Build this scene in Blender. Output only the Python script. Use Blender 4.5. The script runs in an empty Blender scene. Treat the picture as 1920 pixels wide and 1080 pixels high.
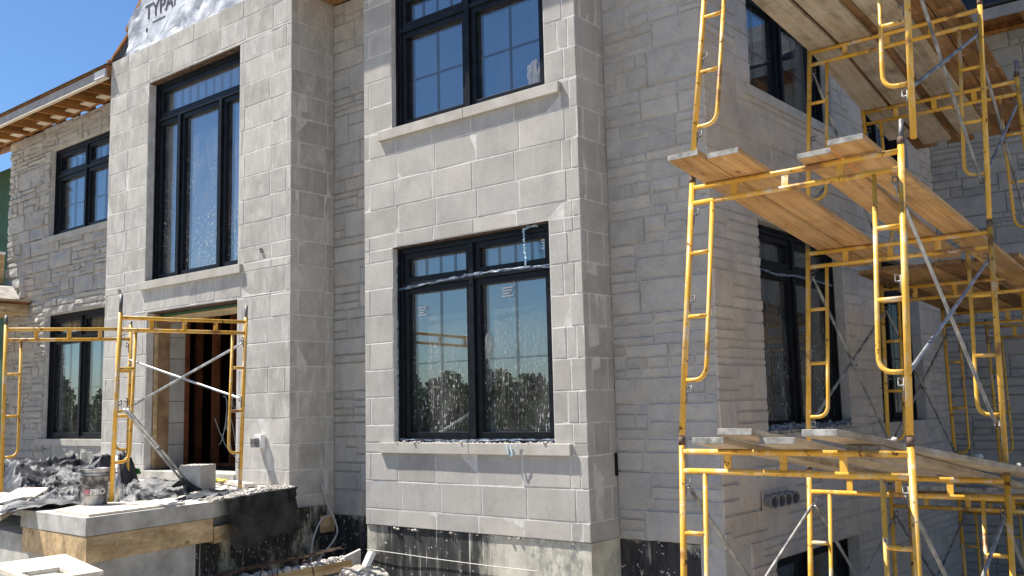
import bpy, math, random
from mathutils import Vector, Matrix, noise
R = math.radians
sc = bpy.context.scene
COL = sc.collection
rnd = random.Random(7)

# ------------------------------------------------------------------ camera
cam = bpy.data.cameras.new("camera"); cam_o = bpy.data.objects.new("camera", cam); COL.objects.link(cam_o)
yaw, pitch, roll = -0.689948, 0.122405, -0.0233067
fwd = Vector((math.sin(yaw)*math.cos(pitch), math.cos(yaw)*math.cos(pitch), math.sin(pitch)))
rt = Vector((math.cos(yaw), -math.sin(yaw), 0)); up = rt.cross(fwd)
r2 = math.cos(roll)*rt + math.sin(roll)*up; u2 = -math.sin(roll)*rt + math.cos(roll)*up
m = Matrix((r2, u2, -fwd)).transposed().to_4x4()
cam_o.matrix_world = m
cam.sensor_width = 36.0; cam.lens = 1822.03/1920*36
cam.clip_start = 0.05; cam.clip_end = 2000
sc.camera = cam_o

# ------------------------------------------------------------------ helpers
class MB:
    def __init__(s): s.v = []; s.f = []; s.m = []; s.sm = []
    def quad(s, pts, mi=0, smooth=False):
        n = len(s.v); s.v += [Vector(p) for p in pts]; s.f.append(tuple(range(n, n+len(pts)))); s.m.append(mi); s.sm.append(smooth)
    def hexa(s, p, mi=0, mats=None):
        # p: 8 points, bottom 0-3 ccw, top 4-7
        n = len(s.v); s.v += [Vector(q) for q in p]
        F = [(3,2,1,0),(4,5,6,7),(0,1,5,4),(1,2,6,5),(2,3,7,6),(3,0,4,7)]
        for i, f in enumerate(F):
            s.f.append(tuple(n+k for k in f)); s.m.append(mats[i] if mats else mi); s.sm.append(False)
    def box(s, x0, x1, y0, y1, z0, z1, mi=0):
        if x1 < x0: x0, x1 = x1, x0
        if y1 < y0: y0, y1 = y1, y0
        if z1 < z0: z0, z1 = z1, z0
        s.hexa([(x0,y0,z0),(x1,y0,z0),(x1,y1,z0),(x0,y1,z0),(x0,y0,z1),(x1,y0,z1),(x1,y1,z1),(x0,y1,z1)], mi)
    def tube(s, pts, r, seg=10, cap=True, mi=0):
        pts = [Vector(p) for p in pts]; n0 = len(s.v); rings = len(pts)
        rr = r if isinstance(r, (list, tuple)) else [r]*rings
        ref = None
        for i, p in enumerate(pts):
            if i == 0: d = pts[1]-pts[0]
            elif i == rings-1: d = pts[-1]-pts[-2]
            else: d = (pts[i+1]-pts[i]).normalized()+(pts[i]-pts[i-1]).normalized()
            d.normalize()
            if ref is None:
                ref = Vector((0,0,1)) if abs(d.z) < .9 else Vector((1,0,0))
            a = (ref - d*ref.dot(d)).normalized(); ref = a; b = d.cross(a)
            for k in range(seg):
                t = 2*math.pi*k/seg
                s.v.append(p + (a*math.cos(t)+b*math.sin(t))*rr[i])
        for i in range(rings-1):
            for k in range(seg):
                k2 = (k+1) % seg
                s.f.append((n0+i*seg+k, n0+i*seg+k2, n0+(i+1)*seg+k2, n0+(i+1)*seg+k)); s.m.append(mi); s.sm.append(True)
        if cap:
            s.f.append(tuple(n0+k for k in range(seg-1,-1,-1))); s.m.append(mi); s.sm.append(False)
            s.f.append(tuple(n0+(rings-1)*seg+k for k in range(seg))); s.m.append(mi); s.sm.append(False)
    def grid(s, P, nu, nv, mi=0, smooth=True):
        n0 = len(s.v)
        for j in range(nv+1):
            for i in range(nu+1): s.v.append(Vector(P(i/nu, j/nv)))
        for j in range(nv):
            for i in range(nu):
                a = n0+j*(nu+1)+i
                s.f.append((a, a+1, a+nu+2, a+nu+1)); s.m.append(mi); s.sm.append(smooth)
    def lathe(s, c, prof, seg=28, mi=0):
        c = Vector(c); n0 = len(s.v)
        for (r, z) in prof:
            for k in range(seg):
                t = 2*math.pi*k/seg; s.v.append(c+Vector((r*math.cos(t), r*math.sin(t), z)))
        for i in range(len(prof)-1):
            for k in range(seg):
                k2 = (k+1) % seg
                s.f.append((n0+i*seg+k, n0+i*seg+k2, n0+(i+1)*seg+k2, n0+(i+1)*seg+k)); s.m.append(mi); s.sm.append(True)
    def lump(s, c, r, seed, mi=0, flat=.8):
        c = Vector(c); n0 = len(s.v)
        dirs = ICO[0]
        for d in dirs:
            k = 1+.45*noise.noise(d*1.3+Vector((seed*3.1, seed*1.7, seed)))
            s.v.append(c+Vector((d.x*r*k, d.y*r*k, d.z*r*k*flat)))
        for f in ICO[1]: s.f.append(tuple(n0+i for i in f)); s.m.append(mi); s.sm.append(False)
    def build(s, name, mats, parent=None, bevel=0, origin=None):
        if not isinstance(mats, (list, tuple)): mats = [mats]
        if parent is not None: off = parent.matrix_world.translation.copy() if parent.get('_w') is None else Vector(parent['_w'])
        elif origin is not None: off = Vector(origin)
        else:
            xs=[v.x for v in s.v]; ys=[v.y for v in s.v]; zs=[v.z for v in s.v]
            off = Vector(((min(xs)+max(xs))/2, (min(ys)+max(ys))/2, min(zs)))
        me = bpy.data.meshes.new(name)
        me.from_pydata([v-off for v in s.v], [], s.f)
        for mt in mats: me.materials.append(mt)
        me.polygons.foreach_set("material_index", s.m); me.polygons.foreach_set("use_smooth", s.sm)
        me.update()
        o = bpy.data.objects.new(name, me); COL.objects.link(o)
        if parent is not None:
            o.parent = parent
            o['_w'] = tuple(off)
        else:
            o.location = off; o['_w'] = tuple(off)
        if bevel:
            b = o.modifiers.new("bevel", 'BEVEL'); b.width = bevel; b.segments = 2; b.limit_method = 'ANGLE'
        return o

def curve(P, n=6):
    P = [Vector(p) for p in P]; out = []
    for i in range(len(P)-1):
        p0 = P[max(0, i-1)]; p1 = P[i]; p2 = P[i+1]; p3 = P[min(len(P)-1, i+2)]
        for k in range(n):
            t = k/n; out.append(.5*((2*p1)+(p2-p0)*t+(2*p0-5*p1+4*p2-p3)*t*t+(3*p1-p0-3*p2+p3)*t**3))
    return out+[P[-1]]

def ico():
    t = (1+5**.5)/2
    v = [Vector(p).normalized() for p in [(-1,t,0),(1,t,0),(-1,-t,0),(1,-t,0),(0,-1,t),(0,1,t),(0,-1,-t),(0,1,-t),(t,0,-1),(t,0,1),(-t,0,-1),(-t,0,1)]]
    f = [(0,11,5),(0,5,1),(0,1,7),(0,7,10),(0,10,11),(1,5,9),(5,11,4),(11,10,2),(10,7,6),(7,1,8),(3,9,4),(3,4,2),(3,2,6),(3,6,8),(3,8,9),(4,9,5),(2,4,11),(6,2,10),(8,6,7),(9,8,1)]
    mid = {}; nf = []
    def g(a, b):
        k = (min(a,b), max(a,b))
        if k not in mid: v.append(((v[a]+v[b])/2).normalized()); mid[k] = len(v)-1
        return mid[k]
    for a, b, c in f:
        x, y, z = g(a,b), g(b,c), g(c,a); nf += [(a,x,z),(b,y,x),(c,z,y),(x,y,z)]
    return v, nf
ICO = ico()

def tag(o, label=None, cat=None, group=None, kind=None):
    if label: o['label'] = label
    if cat: o['category'] = cat
    if group: o['group'] = group
    if kind: o['kind'] = kind
    return o
def thing(name, loc, label, cat, group=None):
    o = bpy.data.objects.new(name, None); COL.objects.link(o); o.location = loc; o.empty_display_size = .2
    o['_w'] = tuple(loc)
    return tag(o, label, cat, group)
def fbm(p, o=3):
    s = 0; a = 1
    for i in range(o): s += a*noise.noise(p*(2**i)+Vector((i*7.3, 0, 0))); a *= .5
    return s

# ------------------------------------------------------------------ materials
def mat(name):
    m = bpy.data.materials.new(name); m.use_nodes = True; nt = m.node_tree
    return m, nt, nt.nodes['Principled BSDF'], nt.nodes['Material Output']
def N(nt, t, **kw):
    n = nt.nodes.new(t)
    for k, v in kw.items():
        if hasattr(n, k): setattr(n, k, v)
        else: n.inputs[k.replace('_', ' ')].default_value = v
    return n
def L(nt, a, b): nt.links.new(a, b)
def coords(nt, scale=(1,1,1), rand=False):
    tc = N(nt, 'ShaderNodeTexCoord'); mp = N(nt, 'ShaderNodeMapping'); mp.inputs['Scale'].default_value = scale
    L(nt, tc.outputs['Object'], mp.inputs['Vector'])
    if rand:
        oi = N(nt, 'ShaderNodeObjectInfo'); ml = N(nt, 'ShaderNodeMath', operation='MULTIPLY'); ml.inputs[1].default_value = 37
        L(nt, oi.outputs['Random'], ml.inputs[0]); cb = N(nt, 'ShaderNodeCombineXYZ')
        for i in range(3): L(nt, ml.outputs[0], cb.inputs[i])
        L(nt, cb.outputs[0], mp.inputs['Location'])
    return mp.outputs['Vector']
def ntex(nt, vec, scale, detail=4, rough=.55, dist=0):
    n = N(nt, 'ShaderNodeTexNoise'); n.inputs['Scale'].default_value = scale; n.inputs['Detail'].default_value = detail
    n.inputs['Roughness'].default_value = rough; n.inputs['Distortion'].default_value = dist
    L(nt, vec, n.inputs['Vector']); return n.outputs['Fac']
def ramp(nt, fac, stops):
    r = N(nt, 'ShaderNodeValToRGB'); e = r.color_ramp.elements
    while len(e) < len(stops): e.new(.5)
    for i, (p, c) in enumerate(stops):
        e[i].position = p; e[i].color = (c, c, c, 1) if isinstance(c, (int, float)) else (*c, 1)
    L(nt, fac, r.inputs['Fac']); return r.outputs['Color']
def mix(nt, fac, a, b, mode='MIX'):
    x = N(nt, 'ShaderNodeMix', data_type='RGBA', blend_type=mode)
    if isinstance(fac, (int, float)): x.inputs[0].default_value = fac
    else: L(nt, fac, x.inputs[0])
    for i, c in ((6, a), (7, b)):
        if isinstance(c, tuple): x.inputs[i].default_value = (*c, 1)
        else: L(nt, c, x.inputs[i])
    return x.outputs[2]
def bump(nt, bs, h, strength=.3, dist=.01, prev=None):
    b = N(nt, 'ShaderNodeBump'); b.inputs['Strength'].default_value = strength; b.inputs['Distance'].default_value = dist
    L(nt, h, b.inputs['Height'])
    if prev is not None: L(nt, prev, b.inputs['Normal'])
    L(nt, b.outputs[0], bs.inputs['Normal']); return b.outputs[0]
def simple(name, c1, c2, scale=8, rough=.8, bmp=.2, bd=.004, metal=0, rand=False, sc3=(1,1,1), spec=.3, lo=.35, hi=.65, detail=5):
    m, nt, bs, out = mat(name)
    v = coords(nt, sc3, rand); f = ntex(nt, v, scale, detail)
    L(nt, ramp(nt, f, [(lo, c1), (hi, c2)]), bs.inputs['Base Color'])
    bs.inputs['Roughness'].default_value = rough; bs.inputs['Metallic'].default_value = metal
    bs.inputs['Specular IOR Level'].default_value = spec
    if bmp: bump(nt, bs, ntex(nt, v, scale*4, 4), bmp, bd)
    return m

def stone_mat(name, base, island=.18, smear=.35, blue=.0, bstr=.35, scale=1.0, bd=.006, pits=True, patch=0):
    m, nt, bs, out = mat(name)
    v = coords(nt)
    geo = N(nt, 'ShaderNodeNewGeometry')
    b = base
    lo = tuple(x*(1-island) for x in b); hi = tuple(min(1, x*(1+island*.6)) for x in b)
    c = ramp(nt, geo.outputs['Random Per Island'], [(0, lo), (.5, (b[0]*.97, b[1]*.98, b[2]*1.02)), (1, hi)])
    # soft mottling
    n1 = ntex(nt, v, 2.3*scale, 5, .6)
    c = mix(nt, 1.0, c, ramp(nt, n1, [(.25, (.80, .80, .81)), (.5, (1, 1, .99)), (.75, (1.12, 1.11, 1.08))]), 'MULTIPLY')
    if patch:
        pn = ntex(nt, v, 3.1, 4, .6, .8)
        c = mix(nt, 1.0, c, ramp(nt, pn, [(.36, (.92,.94,.98)), (.47, (.98,.985,1.0)), (.55, (1.0,.99,.97)), (.68, (1.06,1.02,.95))]), 'MULTIPLY')
    # cement wash: pale streaks and blotches
    v2 = coords(nt, (1.6, 1.6, .75))
    n2 = ntex(nt, v2, 2.6*scale, 6, .62, .6)
    msk = ramp(nt, n2, [(.47, 0.0), (.70, smear)])
    c = mix(nt, msk, c, (min(1,b[0]*1.38), min(1,b[1]*1.39), min(1,b[2]*1.41)))
    n2b = ntex(nt, coords(nt, (4.5, 4.5, .7)), 2.2*scale, 4, .6, .3)
    c = mix(nt, ramp(nt, n2b, [(.56, 0.0), (.72, smear*.7)]), c, (b[0]*.74, b[1]*.74, b[2]*.75))
    n3 = ntex(nt, v, 60, 3, .6)
    c = mix(nt, 1.0, c, ramp(nt, n3, [(.3, .9), (.7, 1.06)]), 'MULTIPLY')
    c = mix(nt, ramp(nt, ntex(nt, v, 30, 2, .5), [(.68, 0), (.73, .45)]), c, (b[0]*.45, b[1]*.44, b[2]*.42))
    c = mix(nt, ramp(nt, ntex(nt, v, 17, 3, .6), [(.70, 0), (.73, .5)]), c, (b[0]*1.5, b[1]*1.5, b[2]*1.5))
    L(nt, c, bs.inputs['Base Color']); bs.inputs['Roughness'].default_value = .93; bs.inputs['Specular IOR Level'].default_value = .15
    p = bump(nt, bs, ntex(nt, v, 14*scale, 6, .65), bstr, bd)
    bump(nt, bs, ntex(nt, v, 90, 3), bstr*.7, .002, p)
    return m
M = {}
M['block'] = stone_mat('smooth_limestone', (.465, .442, .395), .17, .7, bstr=.24, scale=1.5)
M['block_clean'] = stone_mat('clean_limestone', (.448, .423, .378), .12, .3, bstr=.14, scale=1.2)
M['ledge'] = stone_mat('rock_face_limestone', (.43, .408, .365), .12, .3, patch=1, bstr=.6, scale=1.6, bd=.012)
M['ledge_b'] = stone_mat('warm_washed_limestone', (.54, .485, .425), .09, .2, patch=1, bstr=.5, scale=1.7, bd=.012)
M['ledge_side'] = stone_mat('washed_limestone', (.455, .43, .385), .10, .22, patch=1, bstr=.5, scale=1.7, bd=.012)
M['ledge_far'] = stone_mat('grey_limestone', (.385, .37, .34), .11, .25, patch=1, bstr=.5, scale=1.6, bd=.012)
M['mortar'] = simple('mortar', (.50,.48,.44), (.66,.64,.60), 9, .95, .5, .006)
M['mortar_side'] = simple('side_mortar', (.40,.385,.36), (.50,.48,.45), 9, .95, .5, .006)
M['sill'] = simple('sill_limestone', (.40,.375,.325), (.50,.475,.42), 5, .9, .2, .003)
M['slab'] = simple('cast_concrete', (.33,.32,.285), (.53,.52,.475), 5.5, .9, .5, .006, detail=9)
M['conc_dust'] = simple('dusty_concrete', (.42,.39,.35), (.62,.58,.52), 7, .95, .6, .012)
M['rubble'] = simple('stone_rubble', (.30,.28,.245), (.50,.465,.415), 6, .95, .5, .01)

def foundation_mat(bias=0.0, name='tarred_foundation'):
    m, nt, bs, out = mat(name)
    v = coords(nt); vs = coords(nt, (1, 1, .22))
    pale = ramp(nt, ntex(nt, v, 5, 6), [(.35, (.42,.40,.33)), (.65, (.64,.62,.50))])
    board = N(nt, 'ShaderNodeTexWave', wave_type='BANDS', bands_direction='X'); board.inputs['Scale'].default_value = 1.9
    board.inputs['Distortion'].default_value = .0
    # tar mask: blotch + vertical streaks + more tar lower down
    n1 = ntex(nt, coords(nt, (.8, .8, .55)), 1.5, 6, .65, .5)
    n2 = ntex(nt, vs, 7, 5, .7)
    sep = N(nt, 'ShaderNodeSeparateXYZ'); tc = N(nt, 'ShaderNodeTexCoord'); L(nt, tc.outputs['Object'], sep.inputs[0])
    mr = N(nt, 'ShaderNodeMapRange'); mr.inputs[1].default_value = .05; mr.inputs[2].default_value = -.65; mr.inputs[3].default_value = -.14; mr.inputs[4].default_value = .2
    L(nt, sep.outputs['Z'], mr.inputs[0])
    a = N(nt, 'ShaderNodeMath', operation='ADD'); L(nt, n1, a.inputs[0]); L(nt, mr.outputs[0], a.inputs[1])
    a2 = N(nt, 'ShaderNodeMath', operation='MULTIPLY_ADD'); L(nt, n2, a2.inputs[0]); a2.inputs[1].default_value = .35; L(nt, a.outputs[0], a2.inputs[2])
    msk = ramp(nt, a2.outputs[0], [(.55-bias, 0), (.66-bias, 1)])
    tar = ramp(nt, ntex(nt, vs, 12, 5, .7), [(.4, (.013,.013,.014)), (.62, (.05,.05,.048)), (.78, (.30,.30,.28))])
    c = mix(nt, msk, pale, tar)
    # bright cement runs
    drip = ramp(nt, ntex(nt, coords(nt, (1, 1, .05)), 21, 4, .6, .15), [(.62, 0), (.68, .75)])
    dm = ramp(nt, ntex(nt, coords(nt, (1,1,.3)), 1.6, 1), [(.47, 0), (.56, 1)])
    c = mix(nt, mix(nt, 1.0, drip, dm, 'MULTIPLY'), c, (.60,.58,.50))
    spots = ramp(nt, ntex(nt, v, 22, 2, .5), [(.66, 0), (.70, .8)])
    c = mix(nt, spots, c, (.62,.60,.54))
    L(nt, c, bs.inputs['Base Color']); bs.inputs['Roughness'].default_value = .75
    bump(nt, bs, ntex(nt, vs, 9, 6, .65), .5, .008)
    return m
M['found'] = foundation_mat(.03)
def bay_found():
    m = foundation_mat(-.30, 'bay_foundation'); nt = m.node_tree; bs = nt.nodes['Principled BSDF']
    base = bs.inputs['Base Color'].links[0].from_socket
    tc = N(nt, 'ShaderNodeTexCoord'); sep = N(nt, 'ShaderNodeSeparateXYZ'); L(nt, tc.outputs['Object'], sep.inputs[0])
    n1 = ntex(nt, coords(nt, (1,1,.4)), 3.2, 6, .7); n2 = ntex(nt, coords(nt, (1,1,.10)), 14, 4, .65)
    def mth(op, a, b=None, c=None, clamp=False):
        x = N(nt, 'ShaderNodeMath', operation=op, use_clamp=clamp)
        for i, q in enumerate((a, b, c)):
            if q is None: continue
            if isinstance(q, (int, float)): x.inputs[i].default_value = q
            else: L(nt, q, x.inputs[i])
        return x.outputs[0]
    wob = mth('MULTIPLY_ADD', n1, .9, mth('MULTIPLY', n2, .5))          # about .7 mean
    cx = mth('ABSOLUTE', mth('SUBTRACT', sep.outputs['X'], 2.05))
    band = mth('SUBTRACT', mth('ADD', .52, wob), cx)                    # tar in the middle of the bay
    low = mth('MULTIPLY_ADD', mth('ADD', sep.outputs['Z'], .30), -2.6, mth('SUBTRACT', mth('MULTIPLY', wob, 1.2), mth('MULTIPLY', sep.outputs['X'], .45)))
    mk = ramp(nt, mth('MAXIMUM', band, mth('ADD', low, .15)), [(.32, 0), (.60, 1)])
    tar = ramp(nt, n2, [(.38, (.012,.012,.013)), (.58, (.05,.05,.047)), (.72, (.26,.26,.23))])
    c = mix(nt, mk, base, tar)
    dr_ = mix(nt, 1.0, ramp(nt, ntex(nt, coords(nt, (1,1,.03)), 24, 3, .55, .1), [(.60, 0), (.65, .95)]), ramp(nt, ntex(nt, coords(nt, (1,1,.4)), 2.0, 2), [(.46, 0), (.54, 1)]), 'MULTIPLY')
    c = mix(nt, dr_, c, (.62,.60,.52))
    spl = mix(nt, 1.0, ramp(nt, ntex(nt, coords(nt), 16, 5, .75), [(.52, 0), (.58, .8)]), ramp(nt, sep.outputs['X'], [(.0, 0), (1, 0)]), 'MULTIPLY')
    rgt = ramp(nt, mth('ABSOLUTE', mth('SUBTRACT', sep.outputs['X'], 3.65)), [(.28, .85), (.42, 0)])
    c = mix(nt, mix(nt, 1.0, ramp(nt, ntex(nt, coords(nt, (1,1,.6)), 13, 6, .75), [(.46, 0), (.60, .8)]), rgt, 'MULTIPLY'), c, (.16,.16,.16))
    c = mix(nt, ramp(nt, ntex(nt, coords(nt), 20, 2, .5), [(.67, 0), (.71, .85)]), c, (.62,.60,.55))
    L(nt, c, bs.inputs['Base Color']); return m
M['found_bay'] = bay_found()
M['found_dark'] = foundation_mat(.16, 'heavily_tarred_foundation')

def yellow_mat():
    m, nt, bs, out = mat('yellow_scaffold_paint')
    v = coords(nt, rand=True)
    c = ramp(nt, ntex(nt, v, 3, 5), [(.3, (.60,.315,.035)), (.7, (.77,.44,.065))])
    c = mix(nt, ramp(nt, ntex(nt, coords(nt, (1,1,.4), True), 9, 6, .7), [(.50, 0), (.64, .55)]), c, (.72,.56,.33))
    rust = ramp(nt, ntex(nt, v, 15, 5, .75), [(.60, 0), (.635, 1)])
    c = mix(nt, rust, c, (.10,.035,.013))
    big = ramp(nt, ntex(nt, v, 2.2, 4, .6), [(.60, 0), (.66, .85)])
    c = mix(nt, big, c, (.20,.09,.045))
    dust = ramp(nt, ntex(nt, v, 5, 6, .7), [(.57, 0), (.66, .7)])
    c = mix(nt, dust, c, (.62,.58,.50))
    L(nt, c, bs.inputs['Base Color'])
    L(nt, ramp(nt, rust, [(0, .42), (1, .85)]), bs.inputs['Roughness'])
    bs.inputs['Specular IOR Level'].default_value = .35
    bump(nt, bs, ntex(nt, v, 30, 4), .2, .002)
    return m
M['yellow'] = yellow_mat()
M['rust'] = simple('rusty_steel', (.055,.04,.032), (.20,.13,.09), 18, .8, .3, .002, .3, True)
M['steel'] = simple('grey_steel', (.10,.095,.09), (.30,.29,.28), 15, .55, .2, .002, .6, True)
M['galv'] = simple('galvanised_tube', (.30,.31,.32), (.62,.63,.63), 9, .42, .2, .002, .7, True, spec=.5)
M['galv_dark'] = simple('weathered_brace', (.13,.135,.14), (.42,.42,.40), 7, .6, .2, .002, .35, True)

def wood_mat(name, dark, lightc, axis=1, grain=22, rough=.82, patches=.0, patchcol=(.4,.37,.32), knots=True):
    m, nt, bs, out = mat(name)
    s = [grain]*3; s[axis] = 1.1
    v = coords(nt, tuple(s), True)
    f = ntex(nt, v, 1.0, 5, .6, .6)
    c = ramp(nt, f, [(.3, dark), (.5, tuple((a+b)/2 for a, b in zip(dark, lightc))), (.7, lightc)])
    s2 = [3.2]*3; s2[axis] = .7
    v2 = coords(nt, tuple(s2), True)
    c = mix(nt, 1.0, c, ramp(nt, ntex(nt, v2, 1, 4, .6, 1.2), [(.3, .58), (.5, .98), (.7, 1.18)]), 'MULTIPLY')
    if knots:
        s3 = [9]*3; s3[axis] = 5
        k = N(nt, 'ShaderNodeTexVoronoi'); k.inputs['Scale'].default_value = .55
        L(nt, coords(nt, tuple(s3), True), k.inputs['Vector'])
        c = mix(nt, ramp(nt, k.outputs['Distance'], [(.05, .75), (.13, 0)]), c, tuple(x*.35 for x in dark))
    if patches:
        c = mix(nt, ramp(nt, ntex(nt, coords(nt, (1,1,1), True), 3.2, 7, .7), [(.45, 0), (.6, patches)]), c, patchcol)
    sp = ramp(nt, ntex(nt, coords(nt, (1,1,1), True), 26, 3, .6), [(.66, 0), (.70, .6)])
    c = mix(nt, sp, c, (.60,.57,.50))
    c = mix(nt, ramp(nt, ntex(nt, coords(nt, (1,1,1), True), 2.1, 5, .7), [(.52, 0), (.68, .45)]), c, tuple(x*.42 for x in dark))
    L(nt, c, bs.inputs['Base Color']); bs.inputs['Roughness'].default_value = rough; bs.inputs['Specular IOR Level'].default_value = .2
    bump(nt, bs, f, .35, .003)
    return m
M['plank'] = wood_mat('plank_wood', (.38,.205,.075), (.64,.40,.18), 1, 26, patches=.25, patchcol=(.52,.40,.26))
M['plank_grey'] = wood_mat('weathered_plank', (.30,.235,.16), (.52,.43,.31), 1, 26, patches=.5, patchcol=(.55,.50,.42))
M['plank_brown'] = wood_mat('brown_plank', (.17,.085,.03), (.36,.20,.085), 1, 26, patches=.15)
M['plank_end'] = simple('grey_painted_ends', (.15,.145,.135), (.36,.35,.32), 16, .9, .3, .003, rand=True)
M['plank_top'] = wood_mat('cement_dusted_plank', (.33,.29,.24), (.58,.54,.47), 1, 20, patches=.8, patchcol=(.58,.56,.52), knots=False)
M['lumber'] = wood_mat('form_lumber', (.42,.27,.12), (.74,.56,.33), 0, 18, patches=.4, patchcol=(.30,.22,.13))
M['lumber_y'] = wood_mat('form_lumber_side', (.42,.27,.12), (.74,.56,.33), 1, 18, patches=.4, patchcol=(.30,.22,.13))
M['rafter'] = wood_mat('rafter_wood', (.30,.13,.035), (.52,.27,.09), 1, 20, knots=False)
M['sheath'] = simple('osb_sheathing', (.22,.09,.03), (.42,.20,.07), 14, .85, .2, .003)
M['ply'] = simple('old_plywood', (.24,.14,.07), (.42,.27,.15), 5, .85, .2, .003)
M['pale_wood'] = simple('pale_board', (.60,.52,.40), (.78,.70,.56), 6, .85, .2, .003, sc3=(1,6,6))
M['osb'] = simple('pale_osb', (.55,.47,.36), (.76,.70,.58), 16, .9, .4, .004)
M['black'] = simple('black_window_frame', (.005,.006,.008), (.012,.014,.018), 12, .42, .05, .001, spec=.18)
M['grille'] = simple('grille_bar', (.010,.012,.016), (.02,.022,.028), 12, .6, 0)
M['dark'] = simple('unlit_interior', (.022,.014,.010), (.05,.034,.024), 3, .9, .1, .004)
M['stud'] = simple('red_brown_studs', (.12,.038,.014), (.22,.075,.03), 6, .85, .1, .003)
M['fascia'] = simple('grey_fascia', (.30,.29,.29), (.40,.39,.385), 6, .7, .1, .003)
M['shingle'] = simple('dark_shingles', (.035,.035,.04), (.10,.10,.105), 12, .9, .5, .008)
M['green'] = simple('green_sheathing', (.03,.085,.045), (.05,.12,.065), 4, .7, .1, .002)
M['white'] = simple('white_plastic', (.70,.70,.68), (.80,.80,.78), 6, .6, .05, .001)
M['pvc'] = simple('grey_pvc', (.16,.17,.18), (.24,.25,.26), 9, .5, .05, .001)
M['hole'] = simple('pipe_inside', (.004,.004,.004), (.01,.01,.01), 5, .9, 0)
M['cable'] = simple('pale_cable', (.50,.49,.46), (.62,.61,.57), 9, .6, 0)
M['ink'] = simple('printed_ink', (.03,.03,.035), (.07,.07,.08), 9, .7, 0)
M['pinkink'] = simple('faded_red_ink', (.50,.17,.19), (.62,.28,.30), 20, .7, 0)
M['whiteink'] = simple('white_ink', (.60,.58,.56), (.80,.78,.76), 25, .7, 0)
M['bucket'] = simple('cement_dusted_pail', (.07,.07,.075), (.50,.49,.47), 7.5, .6, .3, .003, lo=.42, hi=.62, detail=8)
M['fabric'] = simple('black_geotextile', (.010,.010,.010), (.055,.055,.053), 4, .75, .4, .006)  # paler mottling painted in for the highlights on the folds
M['tarp'] = simple('grey_dusty_tarp', (.020,.023,.028), (.22,.22,.215), 4.2, .62, .5, .01, lo=.44, hi=.62, detail=8)
M['tarp2'] = simple('dark_tarp', (.018,.020,.025), (.075,.08,.09), 3.5, .55, .3, .006)
M['greenrag'] = simple('green_plastic', (.02,.11,.02), (.04,.19,.045), 8, .5, .2, .004)
M['yelrag'] = simple('yellow_scrap', (.62,.50,.05), (.75,.62,.12), 9, .6, 0)
M['tape'] = simple('blue_white_masking_film', (.07,.11,.19), (.40,.46,.54), 22, .35, .3, .003, lo=.4, hi=.62)
M['tape_dim'] = simple('dim_blue_film', (.06,.09,.15), (.26,.30,.35), 22, .45, .3, .003, lo=.4, hi=.65)  # same blue film in darker tones
M['ribbon'] = simple('pale_blue_ribbon', (.32,.52,.68), (.55,.70,.80), 12, .4, .1, .001)
M['leaf'] = simple('tree_leaves', (.04,.07,.02), (.12,.17,.05), .6, .8, 0)
M['bark'] = simple('bark', (.07,.05,.035), (.14,.11,.08), 9, .9, .4, .01, sc3=(1,1,.2))
M['siding'] = simple('neighbour_siding', (.20,.205,.21), (.27,.275,.28), 2, .7, .1, .003)
M['nroof'] = simple('neighbour_shingles', (.09,.09,.095), (.16,.16,.165), 6, .9, .3, .01)
M['soffit'] = simple('soffit_board', (.28,.14,.06), (.42,.24,.11), 5, .85, .1, .003, sc3=(1,8,8))

def wrap_mat():
    m, nt, bs, out = mat('white_house_wrap')
    v = coords(nt); f = ntex(nt, v, 3.5, 6, .6, 1.2)
    L(nt, ramp(nt, f, [(.35, (.46,.48,.52)), (.6, (.66,.675,.69))]), bs.inputs['Base Color']); bs.inputs['Roughness'].default_value = .45
    bump(nt, bs, f, .6, .05); return m
M['wrap'] = wrap_mat()

def ground_mat():
    m, nt, bs, out = mat('sandy_ground')
    v = coords(nt)
    c = ramp(nt, ntex(nt, v, .5, 6, .6), [(.35, (.30,.255,.20)), (.65, (.46,.41,.34))])
    vo = N(nt, 'ShaderNodeTexVoronoi'); vo.inputs['Scale'].default_value = 22; L(nt, v, vo.inputs['Vector'])
    c = mix(nt, .5, c, ramp(nt, vo.outputs['Distance'], [(0, 1.15), (.5, .7)]), 'MULTIPLY')
    L(nt, c, bs.inputs['Base Color']); bs.inputs['Roughness'].default_value = .95
    bump(nt, bs, vo.outputs['Distance'], .8, .03); return m
M['ground'] = ground_mat()

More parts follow.
